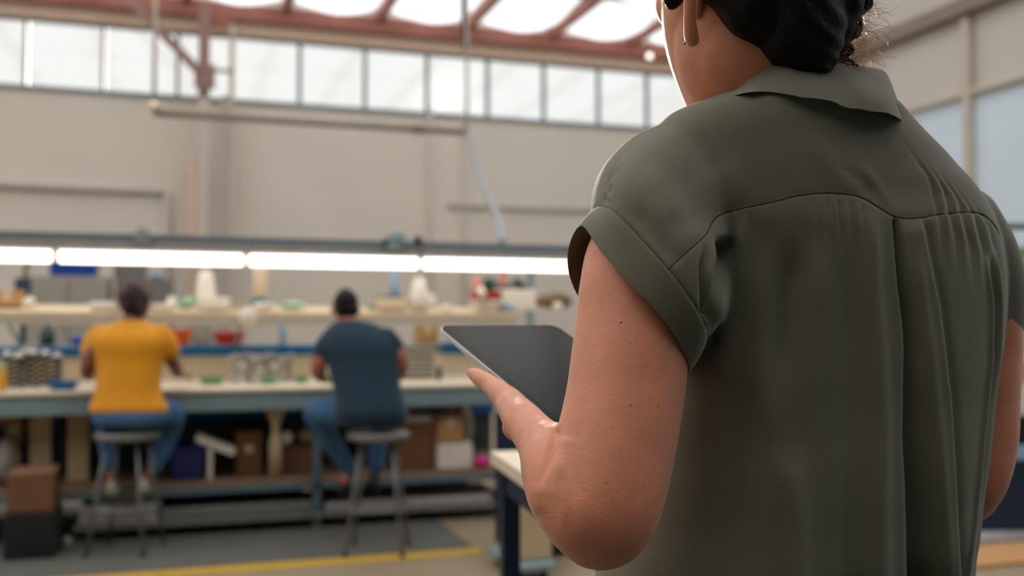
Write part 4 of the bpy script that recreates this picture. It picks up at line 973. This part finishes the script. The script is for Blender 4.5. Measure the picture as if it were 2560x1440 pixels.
TB = BVHTree.FromPolygons(np.concatenate(B.V).tolist(), B.F)
def surf_w(x, y):
    d_ = np.array([(x-1280)/FPX, (720-y)/FPX, 1.]); d_ /= np.linalg.norm(d_); h = TB.ray_cast(Vector((0, 0, 0)), Vector(d_)); return h[0][2] if h[0] else None
def snap(pts, off, idx, mixw=1.0):
    out = []
    for i, p in enumerate(pts):
        w_ = surf_w(p[0], p[1])
        if w_ and i in (3, 4, 5): w_ += .010
        out.append((p[0], p[1], p[2]*(1-mixw)+(w_+off)*mixw) if (i in idx and w_) else p)
    return out
midR = ring3([(1530, 400, 1.05), (1580, 430, .99), (1675, 515, .962), (1752, 615, .955), (1798, 720, .968), (1806, 800, .995), (1775, 815, 1.08), (1690, 770, 1.15), (1590, 670, 1.18), (1535, 570, 1.18), (1504, 495, 1.165), (1494, 450, 1.135), (1506, 418, 1.09)])
topR = ring3(snap([(1655, 312, 1.10), (1705, 330, 1.045), (1790, 430, 1.01), (1830, 560, 1.01), (1838, 700, 1.03), (1825, 800, 1.06), (1810, 830, 1.12), (1730, 760, 1.18), (1650, 640, 1.21), (1600, 520, 1.21), (1585, 430, 1.19), (1590, 370, 1.16), (1612, 330, 1.13)], -.001, (1, 2, 3, 4, 5)))
innR = ring3(snap([(1800, 330, 1.14), (1830, 350, 1.11), (1870, 450, 1.08), (1900, 560, 1.07), (1910, 680, 1.08), (1900, 780, 1.10), (1880, 800, 1.14), (1830, 760, 1.18), (1780, 640, 1.2), (1750, 520, 1.2), (1750, 430, 1.19), (1760, 380, 1.17), (1780, 345, 1.15)], .02, (1, 2, 3, 4, 5)))
cin = cuffU.mean(0)*.25+cuffU*.75
seqr = [cuffU, midR, topR, innR]; q = cr([s.reshape(-1) for s in seqr], 7); B.loft([r_.reshape(-1, 3) for r_ in q])
# right sleeve (mostly hidden)
B.psweep([(2400, 560, 1.22, 95), (2440, 640, 1.24, 98), (2462, 720, 1.25, 96), (2468, 790, 1.25, 88), (2462, 840, 1.25, 82)], 8)
co, nr, F_ = B.fuse(.0024, 34)
prep()
def step(poly, amp, reach, sharp=3, t0=.03, t1=.02, amp1=None):
    """cloth on the left of the line lies higher; it drops at the line and recovers over `reach`"""
    global dsp
    d_, t, s = seg_dist(px, py, poly); a = amp+(0 if amp1 is None else (amp1-amp)*t)
    en = np.clip(t/t0, 0, 1)*np.clip((1-t)/t1, 0, 1)
    sd_ = d_*s; x_ = 1/(1+np.exp(-np.clip(sd_/sharp, -30, 30)))
    dsp += a*.001*en*(x_*np.exp(-(np.maximum(sd_, 0)/reach)**2)*(sd_ > -40))
AMP = 1.9
_f0 = fold
def fold(p, h, a, *z, **k): _f0(p, h, a*AMP, *z, **{q: (v*AMP if q == 'amp1' else v) for q, v in k.items()})
pleat = [(2303, 548), (2320, 640), (2345, 760), (2356, 850), (2373, 1014), (2381, 1219), (2385, 1341), (2392, 1470)]
slit = [(2238, 542), (2247, 619), (2259, 712), (2275, 806), (2282, 870), (2284, 960), (2288, 1096), (2300, 1220), (2308, 1340), (2316, 1480)]
_f0(slit, 5, -9, .02, .01, 30, -30)
step([(x-1, y) for x, y in pleat], 4, 46, 2.2, amp1=12)
fold([(x+12, y) for x, y in pleat], 9, -1.2, .03, .01, 14, -4)
fold([(2287, 619), (2294, 681), (2309, 806), (2319, 891), (2336, 1096), (2345, 1300), (2352, 1470)], 12, 1.2, .1, .01, 16, 6)
fold([(2178, 515), (2180, 700), (2190, 850), (2200, 1050), (2196, 1300), (2194, 1470)], 20, 2.6, .1, .01, 34, 8)
fold([(2120, 560), (2125, 760), (2130, 950), (2125, 1200), (2120, 1470)], 30, -1.5, .2, .01, 40, -5)
fold([(1985, 590), (1975, 720), (1965, 850), (1950, 1000)], 34, -4.5, .3, .4)
fold([(2050, 560), (2045, 760), (2030, 950), (2010, 1150)], 30, 2.5, .3, .4)
fold([(1900, 560), (1895, 760), (1900, 950), (1930, 1150)], 34, 3, .3, .3)
fold([(1850, 900), (1850, 1100), (1820, 1300), (1800, 1470)], 50, -5, .3, .01)
fold([(1960, 1100), (1985, 1300), (1990, 1470)], 40, 4, .3, .01)
# arm-pit drape
fold([(1818, 585), (1812, 640), (1800, 720), (1788, 790), (1776, 860), (1768, 920)], 18, -13, .10, .35, 14, -12)
fold([(1776, 580), (1787, 640), (1785, 720), (1776, 800)], 11, 2.5, .3, .3)
fold([(1862, 530), (1850, 620), (1840, 720), (1830, 820)], 18, 3.5, .3, .5)
fold([(1765, 600), (1762, 680), (1764, 760), (1762, 830)], 10, -5, .3, .1)
fold([(1690, 380), (1720, 455), (1752, 530), (1775, 590)], 42, -2.2, .4, .3)
fold([(1600, 400), (1650, 480), (1690, 570)], 42, 1.6, .4, .3)
fold([(1790, 400), (1830, 460), (1860, 510)], 40, 1.2, .4, .3)
fold([(1990, 330), (2090, 420), (2180, 500)], 30, 1.0, .3, .3); fold([(2080, 400), (2150, 455), (2205, 510)], 16, -.8, .3, .3)
fold([(2140, 400), (2190, 460), (2230, 520)], 12, .7, .3, .3)
FA = 1.0
R = random.Random(4)
for k in range(12):     # small gathers hanging from the yoke seam
    x = 2040+k*15+R.uniform(-4, 4) if k < 9 else 1840+(k-9)*34
    y = 486+max(0, (x-2120))*.45 if k < 9 else 520-(x-1840)*.1
    fold([(x, y+6), (x+R.uniform(-2, 4), y+R.uniform(70, 160))], R.uniform(4, 6), R.uniform(.5, .9)*(1 if k % 2 else -1), .15, .7)
for k in range(9):      # fine folds running over the right shoulder into the sleeve
    x = 2325+k*19; y0 = 380+k*16
    fold([(x-70, y0-30), (x, y0+60), (x+26, y0+170), (x+34+k, y0+300)], 6, (.9 if k % 2 else -1.1), .3, .5)
for k, x in enumerate((2478, 2492, 2503)):
    fold([(x-18, 600), (x, 760), (x-2, 900), (x-22, 1100), (x-40, 1300), (x-60, 1470)], 5, (1.8, -2.2, 1.8)[k], .1, .05)
for k in range(5):      # crumples on top of the left sleeve
    fold([(1560-k*9, 370+k*22), (1535-k*6, 420+k*20), (1512+k*4, 480+k*8)], 5, (1.3 if k % 2 else -1.6), .3, .3)
fold([(1570, 500), (1640, 590), (1700, 680)], 22, -2, .3, .3)
fold = _f0
# yoke seam: the yoke laps over the back panel
yoke = [(1668, 676), (1700, 645), (1745, 605), (1768, 582), (1780, 556), (1800, 537), (1850, 521), (1930, 505), (2000, 488), (2080, 482), (2150, 492), (2200, 520), (2238, 541), (2290, 545), (2350, 535), (2430, 530), (2465, 541), (2488, 566), (2497, 585)]
ysm = [tuple(p) for p in cr(yoke, 4)]
step([(x, y) for x, y in ysm[::-1]], -.8, 14, 2.0, .01, .01)
fold(ysm, 3.2, -.9, .01, .01)
co = co+nr*(dsp*fc_)[:, None]
shirt = mesh_obj('shirt', toW(co), F_, M['shirt'], who, True)
Wc = toW(co); bvs = BVHTree.FromPolygons(Wc.tolist(), F_)
def cast(bv, x, y, off=0):
    d_ = direction_px(x, y); h = bv.ray_cast(Vector(C0), Vector(d_))
    return None if h[0] is None else np.array(h[0])+np.array(h[1])*off
def seam(poly, name, r, off=0, k=4, m_='seam'):
    pts = [cast(bvs, x, y, off) for x, y in cr(poly, k)]; pts = [p for p in pts if p is not None]
    if len(pts) > 2: return MB().tube(pts, r, 6).build(name, M[m_], shirt, True)
seam(yoke, 'yoke_seam', .00075, 0, 8)
seam([(1668, 676), (1652, 690), (1640, 700)], 'sleeve_seam', .0005, 0, 4)
# rolled cuff: a folded band round the sleeve opening
cuffL = ring3([(1458, 562, 1.03), (1500, 618, .99), (1570, 697, .958), (1640, 770, .946), (1700, 852, .957), (1726, 922, .99), (1700, 925, 1.06), (1600, 880, 1.10), (1505, 810, 1.115), (1452, 742, 1.11), (1428, 690, 1.10), (1421, 640, 1.085), (1432, 590, 1.06)])
def grow(r_, k): c_ = r_.mean(0); return c_+(r_-c_)*k
rings = [grow(cuffU, .93), grow(cuffU, 1.0), grow(cuffU, 1.018)*.5+grow(cuffL, 1.018)*.5, grow(cuffL, 1.004), grow(cuffL, .985), grow(cuffL, .955)*.6+grow(cuffU, .95)*.4, grow(cuffU, .90)*.9+grow(cuffL, .9)*.1]
q = cr([s.reshape(-1) for s in rings], 5); rg = [r_.reshape(-1, 3) for r_ in q]; n_ = len(rg[0]); V_ = np.concatenate(rg); F2 = []
for i in range(len(rg)-1):
    for k in range(n_):
        j = (k+1) % n_; F2.append([i*n_+k, i*n_+j, (i+1)*n_+j, (i+1)*n_+k])
mesh_obj('rolled_cuff', toW(V_), F2, M['shirt'], who, True)
# collar: stand and fall
def onshirt(pts, off, idx, cap=.012):
    out = []
    for i, p in enumerate(pts):
        h = cast(bvs, p[0], p[1]+6) if i in idx else None
        if h is not None:
            w_ = float(np.dot(h-C0, FF)); out.append((p[0], p[1], p[2]+max(-.03, min(cap, w_-off-p[2]))))
        else: out.append(p)
    return out
def loop(pts): return crc([cf(*p) for p in pts], 6)
fall = loop(onshirt([(1812, 250, 1.105), (1862, 232, 1.058), (1925, 228, 1.028), (2000, 240, 1.015), (2090, 257, 1.02), (2175, 276, 1.030), (2251, 295, 1.085), (2235, 300, 1.2), (2120, 330, 1.31), (1990, 350, 1.34), (1870, 310, 1.27), (1812, 270, 1.17)], .004, (0, 1, 2, 3, 4, 5, 6)))
mid = loop([(1815, 243, 1.110), (1862, 212, 1.066), (1925, 196, 1.047), (2000, 196, 1.040), (2085, 210, 1.047), (2165, 226, 1.050), (2240, 255, 1.098), (2228, 265, 1.2), (2110, 290, 1.29), (1990, 310, 1.315), (1880, 280, 1.25), (1822, 255, 1.17)])
ctop = loop([(1828, 238, 1.120), (1868, 197, 1.085), (1918, 164, 1.072), (1978, 147, 1.068), (2060, 154, 1.072), (2128, 163, 1.080), (2204, 180, 1.125), (2212, 210, 1.2), (2110, 245, 1.27), (1990, 262, 1.29), (1885, 250, 1.24), (1838, 245, 1.17)])
cin_ = grow(ctop, .965); cin_[:, 1] -= .004
stand = grow(mid, .93); stand[:, 1] -= .008
rings = [fall*1.0, mid, ctop, cin_, stand]; rings.insert(0, grow(fall, .985)+np.array([0, .001, 0]))
q = cr([s.reshape(-1) for s in rings], 5); rg = [r_.reshape(-1, 3) for r_ in q]; n_ = len(rg[0]); V_ = np.concatenate(rg)
w2 = V_[:, 2]; X2 = 1280+FPX*V_[:, 0]/w2
V_[:, 1] += .0012*np.sin(X2/23)*(X2 > 1990)+.0008*np.sin(X2/11+1)*(X2 > 2050); V_[:, 2] += .0015*np.sin(X2/31+2)
F2 = []
for i in range(len(rg)-1):
    for k in range(n_):
        j = (k+1) % n_; F2.append([i*n_+k, i*n_+j, (i+1)*n_+j, (i+1)*n_+k])
mesh_obj('collar', toW(V_), F2, M['shirt'], who, True)
# shirt front hem panel, side seam
sm_ = [cast(bvs, x, y, 0) for x, y in [(1572, 1400), (1566, 1440), (1562, 1500)]]
# trousers and shoes
B = Blob()
torso(B, [(1500, 2420, 1600, 1.17, .58), (1490, 2440, 1800, 1.17, .6), (1520, 2440, 2000, 1.17, .55)], TH, 4)
for pxx in (1780, 2180):
    B.psweep([(pxx, 1950, 1.19, 235), (pxx, 2300, 1.2, 190), (pxx, 2650, 1.2, 150), (pxx, 3000, 1.2, 135), (pxx, 3300, 1.2, 110), (pxx, 3420, 1.2, 105)], 6)
piece('trousers', B, .009, M['pants'], who)
for pxx in (1780, 2180):
    c_ = toW(cf(pxx, 3400, 1.2)); c_[2] = .045; B = Blob(); F3 = np.array([math.sin(YAW-.4), math.cos(YAW-.4), 0])
    B.sweep([[*(c_-F3*.05), .045], [*(c_+F3*.04), .043], [*(c_+F3*.13), .042], [*(c_+F3*.17), .034]], 5); B.ball(c_+np.array([0, 0, .05]), .05)
    co, nr, F_ = B.fuse(.008, 4); co[:, 2] = np.maximum(co[:, 2], 0); mesh_obj('shoe', co, F_, M['shoe2'], who, True)

# ---- hair
B = Blob(True)
B.ball(hc+np.array([.018, .02, -.022]), (.108, .12, .112)); B.ball(hc+np.array([-.012, .055, 0]), (.105, .09, .115))
B.psweep([(1960, -20, 1.085, 150), (1985, 40, 1.075, 122), (2003, 90, 1.07, 104), (2020, 128, 1.07, 78), (2025, 160, 1.08, 60)], 6)
B.psweep([(2060, -60, 1.09, 110), (2075, 0, 1.09, 82), (2085, 55, 1.09, 58), (2085, 105, 1.09, 42), (2072, 140, 1.09, 26)], 6)
B.psweep([(1880, -30, 1.07, 110), (1900, 20, 1.065, 90), (1930, 70, 1.07, 66), (1950, 110, 1.075, 50)], 6)
B.psweep([(1688, -60, 1.09, 42), (1684, -20, 1.095, 32), (1682, 8, 1.10, 22)], 5)
B.psweep([(1800, -40, 1.07, 60), (1812, 0, 1.075, 40), (1838, 40, 1.08, 34)], 5)
co, nr, F_ = B.fuse(.0032, 5)
X2 = 1280+FPX*co[:, 0]/co[:, 2]; Y2 = 720-FPX*co[:, 1]/co[:, 2]
co = co+nr*(.0011*np.sin((X2*.8-Y2)/9+3*np.sin(Y2/60))+.0012*np.sin((X2+.6*Y2)/21))[:, None]
hair = mesh_obj('hair', toW(co), F_, M['hair'], who, True)
mb = MB(); R = np.random.RandomState(3)
# heavy curls at the right edge of the knot
for (x0, y0, x1, y1, x2, y2, r) in [(2168, -30, 2172, 18, 2128, 40, .0030), (2160, -30, 2160, 8, 2118, 26, .0026), (2150, -20, 2150, 4, 2108, 14, .0022), (2120, 25, 2152, 52, 2142, 88, .0040), (2112, 40, 2140, 70, 2122, 100, .0040), (2135, 60, 2146, 84, 2126, 86, .003),
                                     (2100, 100, 2130, 120, 2112, 140, .002), (2076, 138, 2110, 140, 2145, 168, .0012), (2070, 140, 2098, 152, 2128, 166, .0010), (2062, 132, 2090, 138, 2118, 158, .0014), (2080, 120, 2106, 135, 2090, 160, .0014)]:
    for k in range(4):
        j = R.normal(size=(3, 2))*3.5
        mb.tube(toW(cr([cf(x0+j[0, 0], y0+j[0, 1], 1.09), cf(x1+j[1, 0], y1+j[1, 1], 1.085+.01*R.rand()), cf(x2+j[2, 0], y2+j[2, 1], 1.09)], 8)), r*(.5+.5*R.rand()), 6)
mb.build('curls', M['hair'], who, True)
# strands lying on the surface of the hair
mb = MB()
for k in range(420):
    x, y = R.uniform(1780, 2130), R.uniform(-10, 150); a_ = R.uniform(-2.6, -1.0); Ln = R.uniform(30, 90); cv = R.uniform(-.02, .02); pts = []
    for t in range(7):
        h = bvs and cast(BV, x, y, .0006) if False else None
        pts.append((x, y)); x += math.cos(a_)*Ln/7; y += -math.sin(a_)*Ln/7*-1; a_ += cv*Ln/7
    mb._p = pts
    if k == 0: bvh = BVHTree.FromPolygons(toW(co).tolist(), F_)
    q = [cast(bvh, *p, .0007) for p in pts]; q = [p for p in q if p is not None]
    if len(q) > 3: mb.tube(q, .00035, 3, cap=False)
o = mb.build('surface_strands', M['hair'], who, True); o['kind'] = 'stuff'
# loose flyaway strands
mb = MB()
for k in range(260):
    x, y = R.uniform(2085, 2155), R.uniform(20, 160); w0 = 1.085+R.uniform(-.01, .02); a_ = R.uniform(-1.2, 1.5); cv = R.uniform(-.09, .09); st = R.uniform(6, 15); pts = []
    for t in range(9):
        pts.append(cf(x, y, w0)); x += math.cos(a_)*st; y += math.sin(a_)*st; a_ += cv*st/3+R.uniform(-.04, .04); w0 += R.uniform(-.002, .002)
        if y > 172 or x > 2262: break
    if len(pts) > 3: mb.tube(toW(np.array(pts)), R.uniform(.0001, .00024), 3, cap=False)
o = mb.build('loose_strands', M['strand'], who, True); o['kind'] = 'stuff'
mb = MB()
for k in range(420):     # short dark hairs at the hairline and nape
    x, y = R.uniform(1780, 1915), R.uniform(10, 225)
    edge = np.interp(y, [0, 53, 88, 127, 149, 230], [1750, 1791, 1852, 1879, 1905, 1890])
    if x > edge+30 or x < edge-70-(40 if y > 120 else 0) or R.rand() < abs(edge-x)/130: continue
    a_ = R.uniform(.9, 2.1); cv = R.uniform(-.06, .06); st = R.uniform(4, 9); pts = []
    for t in range(8):
        p = cast(bvb, x, y, .0004+.0004*t)
        if p is not None: pts.append(p)
        x += math.cos(a_)*st; y += math.sin(a_)*st; a_ += cv*st/2
    if len(pts) > 3: mb.tube(pts, .00013, 3, cap=False)
o = mb.build('nape_strands', M['hair'], who, True); o['kind'] = 'stuff'
# moles
for (x, y, r) in [(1553, 806, 2.4), (1577, 856, 1.3), (1576, 1013, 2.2), (1646, 1017, 1.6), (1528, 1070, 1.5), (1446, 1121, 1.1), (1516, 1208, 2.0), (1597, 1093, 1.0), (1556, 1172, 1.0), (1613, 1098, .8), (2508, 1106, 1.5), (2503, 1109, 1.2), (1640, 868, 1.0)]:
    p = cast(bvb, x, y, 0)
    if p is None: continue
    r_ = r*1.0/FPX*1.1; V_ = ICOV*np.array([r_, r_, r_])*.9+p; mesh_obj('mole', V_, ICOF, M['mole'], who, True)
# fine arm hair along the lit edge
mb = MB()
for k in range(260):
    t = R.rand(); y = 640+t*440; 
    xe = np.interp(y, [640, 720, 850, 950, 1040, 1090], [1462, 1450, 1436, 1426, 1408, 1392])
    x = xe+R.uniform(1, 26); p = cast(bvb, x, y, 0); p2 = cast(bvb, x, y, .0022)
    if p is None: continue
    p3 = p2+np.array([0, 0, -.002])-RR*.0006*R.rand(); mb.tube([p, p2, p3], .00006, 3, cap=False)
o = mb.build('arm_hair', M['skin'], who, True); o['kind'] = 'stuff'

# ------------------------------------------------------------------ tablet
def rrect(a0, b0, a1, b1, r, h, n_=8):
    pts = []
    for cx_, cy_, s0 in ((a1-r, b1-r, 0), (a0+r, b1-r, 90), (a0+r, b0+r, 180), (a1-r, b0+r, 270)):
        for k in range(n_+1):
            t = math.radians(s0+90*k/n_); x, y = cx_+r*math.cos(t), cy_+r*math.sin(t); pts.append(A+e1*x+e2*y+nn*h)
    return pts
def prism(levels, name, m_, par):
    V_ = []; F2 = []; n_ = len(levels[0])
    for l in levels: V_ += l
    for i in range(len(levels)-1):
        for k in range(n_): j = (k+1) % n_; F2.append([i*n_+k, i*n_+j, (i+1)*n_+j, (i+1)*n_+k])
    F2 += [list(range(n_))[::-1], [(len(levels)-1)*n_+k for k in range(n_)]]
    return mesh_obj(name, toW(np.array(V_)), F2, M[m_], par)
tab = empty('tablet', toW(A+e1*L1/2+e2*L2/2), 'large silver-edged tablet with a dark glossy screen held in the left hand', 'tablet')
prism([rrect(.001, .001, L1-.001, L2-.001, .017, -.0066), rrect(0, 0, L1, L2, .018, -.0056), rrect(0, 0, L1, L2, .018, -.0006), rrect(.0006, .0006, L1-.0006, L2-.0006, .0174, 0)], 'case', 'silver', tab)
prism([rrect(.0012, .0012, L1-.0012, L2-.0012, .0168, 0), rrect(.0016, .0016, L1-.0016, L2-.0016, .0164, .0006)], 'bezel', 'bezel', tab)
prism([rrect(.010, .010, L1-.010, L2-.010, .008, .0006), rrect(.010, .010, L1-.010, L2-.010, .008, .0008)], 'screen', 'screen', tab)
